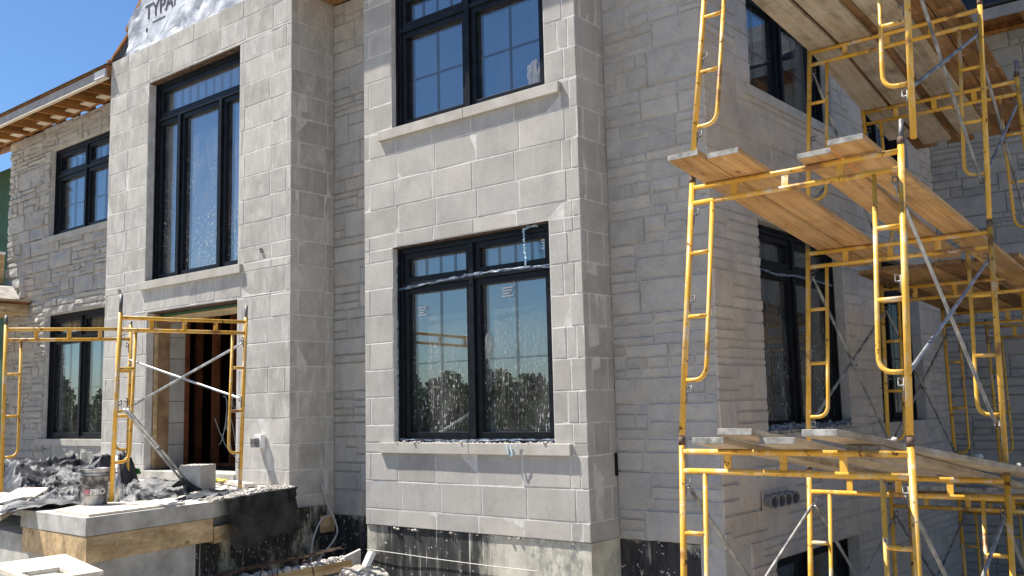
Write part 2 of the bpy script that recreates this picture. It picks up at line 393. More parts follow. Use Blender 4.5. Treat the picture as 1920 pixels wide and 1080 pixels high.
def glass_mat(name, refl, specks=0.0, zlo=0, zhi=1, tint=(.55,.60,.62), seed=0):
    m, nt, bs, out = mat(name)
    nt.nodes.remove(bs)
    gl = N(nt, 'ShaderNodeBsdfGlossy'); gl.inputs['Roughness'].default_value = .006
    gl.inputs['Color'].default_value = (.92,.97,1,1)
    v = coords(nt)
    b = N(nt, 'ShaderNodeBump'); b.inputs['Strength'].default_value = .02; b.inputs['Distance'].default_value = .01
    L(nt, ntex(nt, v, 1.7, 1), b.inputs['Height']); L(nt, b.outputs[0], gl.inputs['Normal'])
    tr = N(nt, 'ShaderNodeBsdfTransparent'); tr.inputs['Color'].default_value = (*tint, 1)
    ge = N(nt, 'ShaderNodeNewGeometry'); dt = N(nt, 'ShaderNodeVectorMath', operation='DOT_PRODUCT'); L(nt, ge.outputs['Incoming'], dt.inputs[0]); L(nt, ge.outputs['Normal'], dt.inputs[1])
    ab = N(nt, 'ShaderNodeMath', operation='ABSOLUTE'); L(nt, dt.outputs['Value'], ab.inputs[0])
    om = N(nt, 'ShaderNodeMath', operation='SUBTRACT'); om.inputs[0].default_value = 1; L(nt, ab.outputs[0], om.inputs[1])
    pw = N(nt, 'ShaderNodeMath', operation='POWER'); pw.inputs[1].default_value = 5; L(nt, om.outputs[0], pw.inputs[0])
    fr = N(nt, 'ShaderNodeMath', operation='ADD'); fr.inputs[1].default_value = .05; L(nt, pw.outputs[0], fr.inputs[0])
    ad = N(nt, 'ShaderNodeMath', operation='ADD', use_clamp=True); ad.inputs[1].default_value = refl; L(nt, fr.outputs[0], ad.inputs[0])
    ms = N(nt, 'ShaderNodeMixShader'); L(nt, ad.outputs[0], ms.inputs[0]); L(nt, tr.outputs[0], ms.inputs[1]); L(nt, gl.outputs[0], ms.inputs[2])
    last = ms.outputs[0]
    if specks:
        vs = coords(nt, (1,1,.30)); df = N(nt, 'ShaderNodeBsdfDiffuse'); df.inputs['Color'].default_value = (.62,.62,.58,1)
        s1 = ramp(nt, ntex(nt, vs, 62, 3, .6), [(.60, 0), (.64, .9)])
        s2 = ramp(nt, ntex(nt, coords(nt, (1,1,.05)), 40, 3, .55), [(.56, 0), (.68, .28)])
        area = ramp(nt, ntex(nt, coords(nt, (1.0,1,.6)), 2.2, 3, .6), [(.36, .15), (.54, 1)])
        haze = ramp(nt, ntex(nt, coords(nt, (1.0,1,.5)), 2.2, 6, .7), [(.40, .03), (.72, .17)])
        sep = N(nt, 'ShaderNodeSeparateXYZ'); tc = N(nt, 'ShaderNodeTexCoord'); L(nt, tc.outputs['Object'], sep.inputs[0])
        mr = N(nt, 'ShaderNodeMapRange'); mr.inputs[1].default_value = zhi; mr.inputs[2].default_value = zlo; mr.inputs[3].default_value = 0; mr.inputs[4].default_value = 1
        L(nt, sep.outputs['Z'], mr.inputs[0])
        x = mix(nt, 1.0, mix(nt, 1.0, s1, s2, 'ADD'), area, 'MULTIPLY')
        x = mix(nt, 1.0, x, mr.outputs[0], 'MULTIPLY')
        x = mix(nt, 1.0, x, haze, 'ADD')
        k = N(nt, 'ShaderNodeMath', operation='MULTIPLY', use_clamp=True); k.inputs[1].default_value = specks
        L(nt, x, k.inputs[0])
        m2 = N(nt, 'ShaderNodeMixShader'); L(nt, k.outputs[0], m2.inputs[0]); L(nt, last, m2.inputs[1]); L(nt, df.outputs[0], m2.inputs[2]); last = m2.outputs[0]
    L(nt, last, out.inputs['Surface'])
    return m
M['glass'] = glass_mat('clean_glass', .08, .35, 3.0, 6.0, tint=(.82,.87,.90))
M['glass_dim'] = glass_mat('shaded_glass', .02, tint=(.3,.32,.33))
M['glass_in'] = glass_mat('inner_glass', .22, tint=(.35,.38,.40))
M['glass_low'] = glass_mat('splattered_glass', .07, 1.0, .9, 2.7, tint=(.80,.86,.88))
M['glass_tall'] = glass_mat('splattered_tall_glass', .17, 1.0, 3.1, 5.6, tint=(.82,.87,.90))

# ------------------------------------------------------------------ world and sun
w = bpy.data.worlds.new("World"); sc.world = w; w.use_nodes = True
nt = w.node_tree; bg = nt.nodes['Background']
sky = nt.nodes.new('ShaderNodeTexSky'); sky.sky_type = 'NISHITA'; sky.sun_disc = False
sd = Vector((.095, .0395, -.174)).normalized()
el = math.asin(-sd.z); az = math.atan2(-sd.x, -sd.y)
sky.sun_elevation = el; sky.sun_rotation = az; sky.air_density = 1.0; sky.dust_density = .5; sky.ozone_density = 1.6
hs = nt.nodes.new('ShaderNodeHueSaturation'); hs.inputs['Saturation'].default_value = 1.18; nt.links.new(sky.outputs[0], hs.inputs['Color']); tn = nt.nodes.new('ShaderNodeMix'); tn.data_type = 'RGBA'; tn.blend_type = 'MULTIPLY'; tn.inputs[0].default_value = 1; tn.inputs[7].default_value = (.98, 1.13, 1.30, 1); nt.links.new(hs.outputs[0], tn.inputs[6]); nt.links.new(tn.outputs[2], bg.inputs[0]); bg.inputs[1].default_value = .115
sl = bpy.data.lights.new("sun", 'SUN'); sl.energy = 10.2; sl.angle = R(.5); sl.color = (1, .945, .865)
so = bpy.data.objects.new("sun", sl); COL.objects.link(so); so.rotation_euler = sd.to_track_quat('-Z', 'Y').to_euler(); so.location = (-9, -4, 18)
sc.view_settings.view_transform = 'Standard'; sc.view_settings.look = 'None'; sc.view_settings.exposure = 0

# ------------------------------------------------------------------ ground
def smooth(a, b, x):
    t = max(0, min(1, (x-a)/(b-a))); return t*t*(3-2*t)
def gz(x, y):
    side = max(-2.95, min(-1.65, -2.30-.14*(y-5.9)))
    t = smooth(-5.4, -4.3, x)
    g = (-1.86)*(1-t)+side*t
    far = smooth(16, 40, max(abs(x), abs(y)))
    return g*(1-far)-1.9*far
g = MB()
xs = [-1200,-500,-200,-80,-40,-28]+[-22+.35*i for i in range(80)]+[7,10,16,28,50,100,250,600,1200]
ys = [-1200,-500,-200,-80,-40,-20,-10,-5,-2]+[.3*i for i in range(56)]+[18,21,26,35,60,120,300,700,1200]
n0 = 0
for y in ys:
    for x in xs:
        near = 1 if (-22 < x < 7 and -2 < y < 18) else 0
        g.v.append(Vector((x, y, gz(x, y)+near*.05*fbm(Vector((x*.9, y*.9, 0))))))
for j in range(len(ys)-1):
    for i in range(len(xs)-1):
        a = j*len(xs)+i; g.f.append((a, a+1, a+len(xs)+1, a+len(xs))); g.m.append(0); g.sm.append(True)
tag(g.build('ground', M['ground'], origin=(0,0,0)), 'sandy construction site ground around the house', kind='structure')

# ------------------------------------------------------------------ the house
house = thing('house', (-9.3, 7.82, -1.24), 'unfinished two storey house of pale limestone blocks with black framed windows', 'house')
YA, YB, YL, XC, YF = 7.82, 7.35, 7.15, -4.12, 14.74
class Pl:   # a wall plane: u along the wall, d inward, z up
    def __init__(s, kind, c): s.k = kind; s.c = c
    def P(s, u, d, z):
        if s.k == 'A': return Vector((u, s.c+d, z))
        return Vector((s.c-d, u, z))
    def box(s, mb, u0, u1, d0, d1, z0, z1, mi=0):
        if s.k == 'A': mb.box(u0, u1, s.c+d0, s.c+d1, z0, z1, mi)
        else: mb.box(s.c-d1, s.c-d0, u0, u1, z0, z1, mi)
A = Pl('A', YA); BY = Pl('A', YB); LS = Pl('A', YL); B = Pl('B', XC); AF = Pl('A', YF)
LR = Pl('B', -9.31); BR = Pl('B', -5.21)

def backing(name, pl, u0, u1, z0, z1, ops, d0, thick, m, depthmat=None):
    mb = MB()
    zs = sorted({z0, z1} | {z for o in ops for z in (o[2], o[3]) if z0 < z < z1})
    for a, b in zip(zs[:-1], zs[1:]):
        segs = [(u0, u1)]
        for o in ops:
            if o[2] < (a+b)/2 < o[3]:
                ns = []
                for s in segs:
                    if o[0] > s[0]: ns.append((s[0], min(s[1], o[0])))
                    if o[1] < s[1]: ns.append((max(s[0], o[1]), s[1]))
                segs = [s for s in ns if s[1]-s[0] > .001]
        for s in segs: pl.box(mb, s[0], s[1], d0, d0+thick, a, b)
    return mb.build(name, m, house)

def intervals(u0, u1, a, b, ops):
    segs = [(u0, u1)]
    for o in ops:
        if o[2]+.002 < b and o[3]-.002 > a:
            ns = []
            for s in segs:
                if o[0] <= s[0] and o[1] >= s[1]: continue
                if o[1] <= s[0] or o[0] >= s[1]: ns.append(s); continue
                if o[0] > s[0]: ns.append((s[0], o[0]))
                if o[1] < s[1]: ns.append((o[1], s[1]))
            segs = ns
    return [s for s in segs if s[1]-s[0] > .01]

def zbreaks(z0, z1, ops):
    return sorted({z0, z1} | {z for o in ops for z in (o[2], o[3]) if z0 < z < z1})

def block(mb, pl, a, b, c, d, r, j=.0055, depth=.07):
    a += j; b -= j; c += j; d -= j
    if b-a < .012 or d-c < .012: return
    ch = min(.005, (b-a)*.2); off = r.uniform(-.0020, .0012)
    t1, t2 = r.uniform(-.0018, .0018), r.uniform(-.0012, .0012)
    def P(u, dd, z): return pl.P(u, dd, z)
    n = len(mb.v)
    jt = lambda: r.uniform(-.0012, .0012)
    O = [(a,c),(b,c),(b,d),(a,d)]; I = [(a+ch+jt(),c+ch+jt()),(b-ch+jt(),c+ch+jt()),(b-ch+jt(),d-ch+jt()),(a+ch+jt(),d-ch+jt())]
    tl = [-t1-t2, t1-t2, t1+t2, -t1+t2]
    mb.v += [P(u, depth, z) for u, z in O]
    mb.v += [P(u, .004+off, z) for u, z in O]
    mb.v += [P(u, off+t, z) for (u, z), t in zip(I, tl)]
    for k in range(4):
        k2 = (k+1) % 4
        mb.f += [(n+k, n+k2, n+4+k2, n+4+k), (n+4+k, n+4+k2, n+8+k2, n+8+k)]; mb.m += [0, 0]; mb.sm += [False, False]
    mb.f.append((n+8, n+9, n+10, n+11)); mb.m.append(0); mb.sm.append(False)

def block_wall(name, pl, u0, u1, z0, z1, zref, ch, ops, m, seed=1, L0=.575, strip=.095, par=0, rev=False, offs=0.0):
    r = random.Random(seed); mb = MB()
    k0 = math.floor((z0-zref)/ch)
    zs = [z0]+[zref+ch*k for k in range(k0, k0+60) if z0+.03 < zref+ch*k < z1-.03]+[z1]
    for (a, b) in zip(zs[:-1], zs[1:]):
        k = round(((a if a != z0 else b-ch)-zref)/ch)
        odd = (k+par) % 2
        # split course at opening sill or head levels
        js = []
        if odd: js = [u0+strip]+[u0+strip+L0*.72+L0*i for i in range(40)]
        else: js = [u0+L0*.98+L0*i+offs for i in range(40)]
        if odd and True: js += [u1-strip]
        js = sorted(x+r.uniform(-.012, .012)*(0 if abs(x-u0-strip) < .01 or abs(x-u1+strip) < .01 else 1) for x in js if u0 < x < u1-.02)
        jj = [js[0]] if js else []
        for x in js[1:]:
            if x-jj[-1] > .085: jj.append(x)
        sub = [z for z in zbreaks(a, b, ops) if z in (a, b) or (a+.015 < z < b-.015)]
        for c, d in zip(sub[:-1], sub[1:]):
            for s0, s1 in intervals(u0, u1, c, d, ops):
                e = [s0]+[x for x in jj if s0+.05 < x < s1-.05]+[s1]
                for p, q in zip(e[:-1], e[1:]): block(mb, pl, p, q, c, d, r)
    return mb.build(name, m, house)

def stone(mb, pl, a, b, c, d, r, res, amp, smoothf=True):
    flush = amp < .015; j = r.uniform(.001, .004) if flush else r.uniform(.003, .007); a += j; b -= j; c += j; d -= j
    if b-a < .02 or d-c < .015: return
    nu = max(3, int((b-a)/res)+1); nv = max(3, int((d-c)/res)+1)
    sd_ = Vector((r.uniform(0, 99), r.uniform(0, 99), r.uniform(0, 99))); tiltu, tiltz = r.uniform(-1, 1)*amp*.45, r.uniform(-.8, 1)*amp*.45
    base = r.uniform(.0, .5)*amp; smoothf = False
    n0 = len(mb.v)
    us = [0, .02/(b-a) if b-a > .08 else .2]+[]; 
    ulist = [i/nu for i in range(nu+1)]; vlist = [i/nv for i in range(nv+1)]
    if b-a > .07: ulist = [0]+[min(.3, .012/(b-a))+(1-2*min(.3, .012/(b-a)))*i/(nu-1) for i in range(nu)]+[1]
    if d-c > .05: vlist = [0]+[min(.3, .012/(d-c))+(1-2*min(.3, .012/(d-c)))*i/(nv-1) for i in range(nv)]+[1]
    NU, NV = len(ulist), len(vlist)
    for v in vlist:
        for u in ulist:
            U = a+(b-a)*u; Z = c+(d-c)*v
            edge = min(u*(b-a), (1-u)*(b-a), v*(d-c), (1-v)*(d-c))
            s = min(1, edge/(.0085 if flush else .016)); s = s**.5
            nn = fbm(Vector((U*5.5, Z*5.5, 0))+sd_, 3)
            rid = abs(noise.noise(Vector((U*3, Z*6, 5))+sd_))
            if flush: h = base+amp*(.4+.35*nn-.35*rid*rid)+tiltu*(u-.5)*1.2+tiltz*(v-.5)*1.2
            else: h = base+amp*(.55+.6*nn-.55*rid)+tiltu*(u-.5)*2+tiltz*(v-.5)*2
            h = max(h, -.3*amp)
            jd = .003 if flush else .012
            dd = jd-(h+jd)*s
            if edge < 1e-6: dd = .012 if flush else .020
            w1 = .003*noise.noise(Vector((U*14, Z*14, 3))+sd_)
            mb.v.append(pl.P(U+w1*(1 if 0 < u < 1 else 2.0), dd, Z+w1*(1 if 0 < v < 1 else 2.0)))
    for q in range(NV-1):
        for p in range(NU-1):
            x = n0+q*NU+p
            mb.f.append((x, x+1, x+NU+1, x+NU)); mb.m.append(0); mb.sm.append(smoothf)

def stone_wall(name, pl, u0, u1, z0, z1, ops, m, seed=1, res=.045, amp=.018, lift=.28, full=.28):
    r = random.Random(seed); mb = MB()
    br = zbreaks(z0, z1, ops); zs = [br[0]]
    for a, b in zip(br[:-1], br[1:]):
        n = max(1, round((b-a)/lift)); cuts = sorted([a+(b-a)*(k+r.uniform(-.16, .16))/n for k in range(1, n)])
        zs += cuts+[b]
    for c, d in zip(zs[:-1], zs[1:]):
        for s0, s1 in intervals(u0, u1, c, d, ops):
            u = s0-r.uniform(0, .25)
            while u < s1:
                w_ = r.choice([.22, .34, .45, .55, .7, .9])*r.uniform(.85, 1.15)
                p, q = max(u, s0), min(u+w_, s1)
                if s1-q < .09: q = s1
                u = q if q == s1 else u+w_
                if q-p < .03: continue
                t = r.random(); H = d-c
                if t < full or H < .13: stone(mb, pl, p, q, c, d, r, res, amp)
                else:
                    if t < .70 or H < .20: lv = [c, c+H*r.choice([.33, .4, .5, .6, .67]), d]
                    else: lv = [c, c+H*r.uniform(.25, .35), c+H*r.uniform(.6, .72), d]
                    for e, f in zip(lv[:-1], lv[1:]):
                        if q-p > .36 and r.random() < .45:
                            mm = p+(q-p)*r.uniform(.3, .7); stone(mb, pl, p, mm, e, f, r, res, amp); stone(mb, pl, mm, q, e, f, r, res, amp)
                        else: stone(mb, pl, p, q, e, f, r, res, amp)
            
    o = mb.build(name, m, house); return o

ZS2, ZH2, ZS1, ZH1 = 3.128, 4.745, -.345, 1.785
W = 2.175
# openings (u0,u1,z0,z1)
op_bay = [(-7.765, -5.59, ZS1, ZH1), (-7.765, -5.59, ZS2, ZH2)]
op_ls = [(-12.59, -10.375, 1.868, 4.757), (-12.50, -10.377, -.85, 1.43)]
op_left = [(-16.98, -14.80, ZS1, ZH1-.01), (-16.98, -14.80, 3.16, 4.725)]
op_b = [(8.81, 10.97, ZS1+.045, ZH1), (8.81, 10.97, ZS2+.01, ZH2), (12.0, 13.70, -.285, ZH1), (12.0, 13.70, ZS2, ZH2), (8.81, 10.97, -2.60, -1.49)]
ZT = 5.17
# smooth block walls
block_wall('block_wall', BY, -8.228, -5.205, -1.235, ZT, -.456, .3003, op_bay, M['block_clean'], 3)
backing('mortar_joints', BY, -8.222, -5.211, -1.23, ZT, op_bay, .0022, .24, M['mortar'])
block_wall('block_return', BR, 7.354, 7.82, -1.235, ZT, -.456, .3003, [], M['block_clean'], 4, strip=.10, par=1)
backing('mortar_joints', BR, 7.36, 7.82, -1.23, ZT, [], .0022, .2, M['mortar'])
block_wall('block_wall', LS, -13.69, -9.305, -.95, 5.34, -.667, .3032, op_ls, M['block'], 5)
backing('mortar_joints', LS, -13.68, -9.311, -.95, 5.33, op_ls, .0022, .24, M['mortar'])
block_wall('block_return', LR, 7.154, 7.82, -1.22, 5.2, -.667, .3032, [], M['block'], 6, strip=.11, par=1)
backing('mortar_joints', LR, 7.16, 7.82, -1.22, 5.2, [], .0022, .2, M['mortar'])
mb = MB(); mb.box(-13.69, -13.45, YL+.01, 7.9, -.95, 5.2); mb.box(-8.228, -8.0, YB+.01, 7.9, -1.23, ZT); mb.build('block_return', M['block'], house)
# ledge stone walls
stone_wall('stone_wall', A, -18.62, -13.69, -1.0, ZT, op_left, M['ledge'], 11, .05, .034)
stone_wall('stone_wall', A, -9.31, -8.22, -1.23, ZT, [], M['ledge_side'], 12, .04, .0145, .30, .4)
stone_wall('stone_wall', A, -5.21, -4.115, -1.245, ZT, [], M['ledge_side'], 13, .028, .0145, .30, .42)
stone_wall('stone_wall', B, 7.815, YF, -1.27, ZT, op_b, M['ledge_b'], 14, .040, .0145, .28, .36)
stone_wall('stone_wall', B, 8.30, YF, -2.75, -1.27, [(8.81, 10.97, -2.60, -1.49)], M['ledge_b'], 15, .05, .0145, .28, .36)
stone_wall('stone_wall', AF, -4.12, 2.2, -2.8, ZT, [], M['ledge_far'], 16, .05, .014, .26, .35)
backing('mortar_joints', A, -18.60, -13.6, -1.0, ZT, op_left, .014, .24, M['mortar'])
backing('mortar_joints', A, -9.4, -8.1, -1.23, ZT, [], .014, .24, M['mortar'])
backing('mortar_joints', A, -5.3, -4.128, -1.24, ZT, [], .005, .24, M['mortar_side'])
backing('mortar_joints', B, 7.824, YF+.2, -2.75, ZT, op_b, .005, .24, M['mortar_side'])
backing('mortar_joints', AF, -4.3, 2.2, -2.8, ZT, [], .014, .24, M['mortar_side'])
# foundation
fo = MB()
fo.box(-8.222, -5.222, YB+.02, 8.0, -3.2, -1.238)
fo.build('foundation', M['found_bay'], house)
r = random.Random(31); fo = MB()
for k in range(26): x = -7.8+2.5*r.random(); fo.lump((x, YB+.014, -1.246-r.random()*.012), r.choice([.008, .010, .013, .022]), k, flat=.6)
tag(fo.build('mortar_squeeze', M['rubble'], house), kind='stuff')
fo = MB(); fo.box(-9.33, -8.2, YA+.02, 8.1, -3.2, -1.232); fo.build('foundation', M['found_dark'], house)
fo = MB(); fo.hexa([(-5.24, YA+.02, -3.2), (-4.13, YA+.02, -3.2), (-4.13, 8.298, -3.2), (-5.24, 8.298, -3.2), (-5.24, YA+.02, -1.25), (-4.13, YA+.02, -1.25), (-4.13, 8.298, -1.275), (-5.24, 8.298, -1.275)]); fo.build('foundation', M['found'], house)
fo = MB(); fo.box(-13.6, -9.335, 7.19, 8.0, -3.2, -1.0); fo.build('foundation', M['found_dark'], house)
fo = MB(); fo.box(-18.6, -13.6, YA+.02, 8.1, -3.2, -1.0); fo.build('foundation', M['slab'], house)

# sills
def sill(pl, u0, u1, z, over=.19, p=.042, h=.110, split=True, m='sill'):
    a, b = u0-over, u1+over; mid = (a+b)/2+.03
    mb = MB()
    for s in ([(a, mid-.002), (mid+.002, b)] if split else [(a, b)]):
        pl.box(mb, s[0], s[1], -p, .11, z-h, z)
    mb.build('window_sill', M[m], house, bevel=.004)
sill(BY, *op_bay[0][:2], ZS1, over=.205); sill(BY, *op_bay[1][:2], ZS2)
sill(LS, *op_ls[0][:2], 1.868, over=.10, h=.112)
sill(A, -16.98, -14.8, ZS1); sill(A, -16.98, -14.8, 3.16)
sill(B, 8.86, 10.92, ZS2+.01, over=.17, p=.03); sill(B, 12.0, 13.7, ZS2, over=.3, p=.03); sill(B, 12.0, 13.7, -.285, over=.42, p=.03)
# opening lintels (rusty angle visible in the two tall openings)
for args in ((LS, -12.59, -10.375, .012, .2, 4.745, 4.765), (LS, -12.50, -10.377, .012, .26, 1.42, 1.436), (BY, -7.765, -5.59, .008, .1, ZH1-.012, ZH1-.004)):
    mb = MB(); args[0].box(mb, *args[1:]); mb.build('lintel', M['rust'], house)

# windows
def window(pl, u0, u1, z0, z1, dep=.09, cols=None, tz=None, glass='glass', tgl=3, cross=True, inner='glass_in', flip=False):
    fr = MB(); w1 = .072; d0 = dep; d1 = dep+.13
    e = .004
    pl.box(fr, u0+e, u0+w1, d0, d1, z0+e, z1-e); pl.box(fr, u1-w1, u1-e, d0, d1, z0+e, z1-e)
    pl.box(fr, u0+w1, u1-w1, d0, d1, z1-w1, z1-e); pl.box(fr, u0+w1, u1-w1, d0, d1, z0+e, z0+w1*.55)
    # brick mould lip
    pl.box(fr, u0+.001, u0+.03, d0-.02, d0-.001, z0+e, z1-.002); pl.box(fr, u1-.03, u1-.001, d0-.02, d0-.001, z0+e, z1-.002); pl.box(fr, u0+.03, u1-.03, d0-.02, d0-.001, z1-.03, z1-.002)
    cols = cols or [.5]; edges = [u0+w1]+[u0+(u1-u0)*c for c in cols]+[u1-w1]
    mw = .058
    cells = []
    zb = z0+w1*.55; zt = z1-w1
    for c in edges[1:-1]: pl.box(fr, c-mw/2, c+mw/2, d0-.012, d1-.01, zb+.001, (tz-.026 if len(edges) > 3 else zt-.001))
    if tz: pl.box(fr, u0+w1+.001, u1-w1-.001, d0-.006, d1-.015, tz-.025, tz+.025)
    for i in range(len(edges)-1):
        a = edges[i]+(mw/2 if i else 0); b = edges[i+1]-(mw/2 if i < len(edges)-2 else 0)
        if tz: cells += [(a, b, zb, tz-.025, 0), (a, b, tz+.025, zt, 1)]
        else: cells.append((a, b, zb, zt, 0))
    if tz and len(edges) > 3:   # one wide transom light
        cells = [c for c in cells if c[4] == 0]+[(edges[0], edges[-1], tz+.025, zt, 2)]
    sw = .066
    for (a, b, c, d, k) in cells:
        e = .002
        pl.box(fr, a+e, a+sw, d0+.018, d1-.03, c+e, d-e); pl.box(fr, b-sw, b-e, d0+.018, d1-.03, c+e, d-e)
        pl.box(fr, a+sw, b-sw, d0+.018, d1-.03, d-sw, d-e); pl.box(fr, a+sw, b-sw, d0+.018, d1-.03, c+e, c+sw)
        # glazing bead step
        for q in (0, 1): pass
    f = fr.build('window', M['black'], house, bevel=.003)
    gd = d0+.07
    for (a, b, c, d, k) in cells:
        p = MB(); p.quad([pl.P(a+sw-.003, gd, c+sw-.003), pl.P(b-sw+.003, gd, c+sw-.003), pl.P(b-sw+.003, gd, d-sw+.003), pl.P(a+sw-.003, gd, d-sw+.003)])
        p.build('pane', M[glass], f)
        p = MB(); p.quad([pl.P(a+sw-.003, gd+.02, c+sw-.003), pl.P(b-sw+.003, gd+.02, c+sw-.003), pl.P(b-sw+.003, gd+.02, d-sw+.003), pl.P(a+sw-.003, gd+.02, d-sw+.003)])
        p.build('pane', M[inner], f)
        gr = MB(); ga, gb, gc, gdz = a+sw, b-sw, c+sw, d-sw; t = .008
        nb = 0
        if k == 1: nb = tgl
        elif k == 2: nb = 9
        elif cross: nb = 1
        for i in range(nb):
            x = ga+(gb-ga)*(i+1)/(nb+1); pl.box(gr, x-t, x+t, gd+.006, gd+.014, gc, gdz)
        if k == 0 and cross: z = gc+(gdz-gc)*.49; pl.box(gr, ga, gb, gd+.007, gd+.013, z-t, z+t)
        if gr.v: gr.build('grille', M['grille'], f)
    return f
TZ1 = 1.355
win_bay = window(BY, *op_bay[0], tz=TZ1, glass='glass_low')
win_bay_up = window(BY, *op_bay[1], tz=4.28)
window(LS, -12.59, -10.375, 1.868, 4.757, dep=.13, cols=[.275, .725], tz=4.22, glass='glass_tall', cross=False)
window(A, -16.98, -14.80, ZS1, ZH1-.01, tz=TZ1)
window(A, -16.98, -14.80, 3.16, 4.725, tz=4.25)
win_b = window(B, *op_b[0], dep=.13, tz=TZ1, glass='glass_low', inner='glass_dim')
window(B, *op_b[1], dep=.13, tz=4.28)
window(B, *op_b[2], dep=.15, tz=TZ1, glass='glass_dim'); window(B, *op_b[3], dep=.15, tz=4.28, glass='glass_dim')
window(B, *op_b[4], dep=.16, cross=False)

# masking film and stickers left on the glass
def film(pl, pts, wid, parent, seed, m='tape', amp=.012, name='masking_film'):
    r = random.Random(seed); mb = MB(); n = 44
    P0 = [Vector(p) for p in pts]
    def at(t):
        x = t*(len(P0)-1); i = min(int(x), len(P0)-2); return P0[i].lerp(P0[i+1], x-i)
    def Q(s, t):
        p = at(s); k = noise.noise(Vector((s*9, seed, 0)))*.6+1
        u, d, z = p; vertical = abs(P0[-1][2]-P0[0][2]) > abs(P0[-1][0]-P0[0][0])
        o = (t-.5)*wid*k; nz = noise.noise(Vector((s*22, t*3, seed)))*amp; ny = abs(noise.noise(Vector((s*17, t*5, seed+9))))*amp*2.0
        return pl.P(u+o+nz, d-ny, z) if vertical else pl.P(u, d-ny, z+o+nz)
    mb.grid(Q, n, 4); return mb.build(name, M[m], parent)
film(BY, [(-7.75, .075, TZ1-.035), (-7.1, .07, TZ1), (-6.6, .06, TZ1+.02), (-6.1, .07, TZ1+.02), (-5.6, .075, TZ1+.0)], .026, win_bay, 3, 'tape_dim')
film(BY, [(-7.757, .06, ZH1-.12), (-7.755, .06, .9), (-7.757, .06, -.3)], .016, win_bay, 5, amp=.008)
film(BY, [(-5.94, .05, 1.76), (-5.93, .045, 1.62), (-5.92, .05, 1.5), (-5.915, .045, 1.36)], .02, win_bay, 8, 'ribbon', .02)
film(BY, [(-5.94, .05, 1.75), (-5.83, .05, 1.77), (-5.76, .05, 1.76)], .02, win_bay, 6, 'ribbon', .015)
film(BY, [(-7.72, .05, ZS1+.03), (-7.0, .03, ZS1+.02), (-6.4, .03, ZS1+.03), (-5.62, .05, ZS1+.03)], .022, win_bay, 9, 'tape_dim', .010)
film(B, [(8.83, .11, TZ1-.02), (9.4, .09, TZ1-.06), (9.9, .09, TZ1-.03), (10.9, .11, TZ1-.05)], .025, win_b, 13, 'tape_dim')
film(B, [(8.84, .05, ZS1+.08), (9.6, -.02, ZS1+.09), (10.3, -.01, ZS1+.08), (10.95, .05, ZS1+.09)], .07, win_b, 15, 'tape_dim', .05)
# ribbon loop hanging on the sill
rb = MB()
for pp in ([(-6.15, 7.30, -.36), (-6.12, 7.295, -.45), (-6.07, 7.295, -.475), (-6.02, 7.295, -.43), (-6.0, 7.30, -.36)], [(-6.10, 7.30, -.36), (-6.07, 7.29, -.47), (-6.03, 7.293, -.40), (-5.98, 7.30, -.36)]):
    for a, b in zip(pp[:-1], pp[1:]): rb.quad([Vector(a), Vector(b), Vector(b)+Vector((.012, -.006, .016)), Vector(a)+Vector((.012, -.006, .016))])
tag(rb.build('ribbon', M['ribbon']), 'pale blue plastic ribbon hanging over the lower bay window sill', 'ribbon')
def sticker(pl, u, z, wd, parent, dep):
    mb = MB()
    for k, (a, b) in enumerate([(0, 1), (.1, .9), (.1, .7), (0, 1)]):
        pl.box(mb, u+wd*a, u+wd*b, dep, dep+.0015, z-k*.028, z-k*.028+.012)
    mb.build('glass_label', M['whiteink'], parent)
sticker(BY, -6.76, 1.63, .13, win_bay, .152); sticker(BY, -6.33, 1.20, .15, win_bay, .152); sticker(BY, -7.53, 1.10, .13, win_bay, .152); sticker(BY, -5.80, 1.63, .1, win_bay, .152)
# smear of cement and plastic on the upper bay window
def smear(pl, cu, cz, ru, rz, parent, dep, seed, name='cement_smear'):
    mb = MB(); n = 26; ring = []
    for i in range(n):
        t = 2*math.pi*i/n; k = 1+.35*noise.noise(Vector((math.cos(t)*2, math.sin(t)*2, seed)))
        ring.append(pl.P(cu+ru*k*math.cos(t), dep, cz+rz*k*math.sin(t)))
    mb.quad(ring); mb.build(name, M['smear'], parent)
def smear_mat():
    m, nt, bs, out = mat('dried_cement_smear')
    nt.nodes.remove(bs); df = N(nt, 'ShaderNodeBsdfDiffuse'); df.inputs['Color'].default_value = (.7,.68,.62,1)
    tr = N(nt, 'ShaderNodeBsdfTransparent'); ms = N(nt, 'ShaderNodeMixShader')
    f = ramp(nt, ntex(nt, coords(nt, (2,1,.6)), 9, 6, .7, 1.0), [(.34, .05), (.62, .8)])
    L(nt, f, ms.inputs[0]); L(nt, tr.outputs[0], ms.inputs[1]); L(nt, df.outputs[0], ms.inputs[2]); L(nt, ms.outputs[0], out.inputs[0]); return m
M['smear'] = smear_mat()
smear(BY, -5.83, 3.36, .10, .13, win_bay_up, .152, 3); smear(BY, -5.70, 3.30, .07, .12, win_bay_up, .152, 8)
smear(BY, -6.52, .62, .05, .14, win_bay, .152, 5)

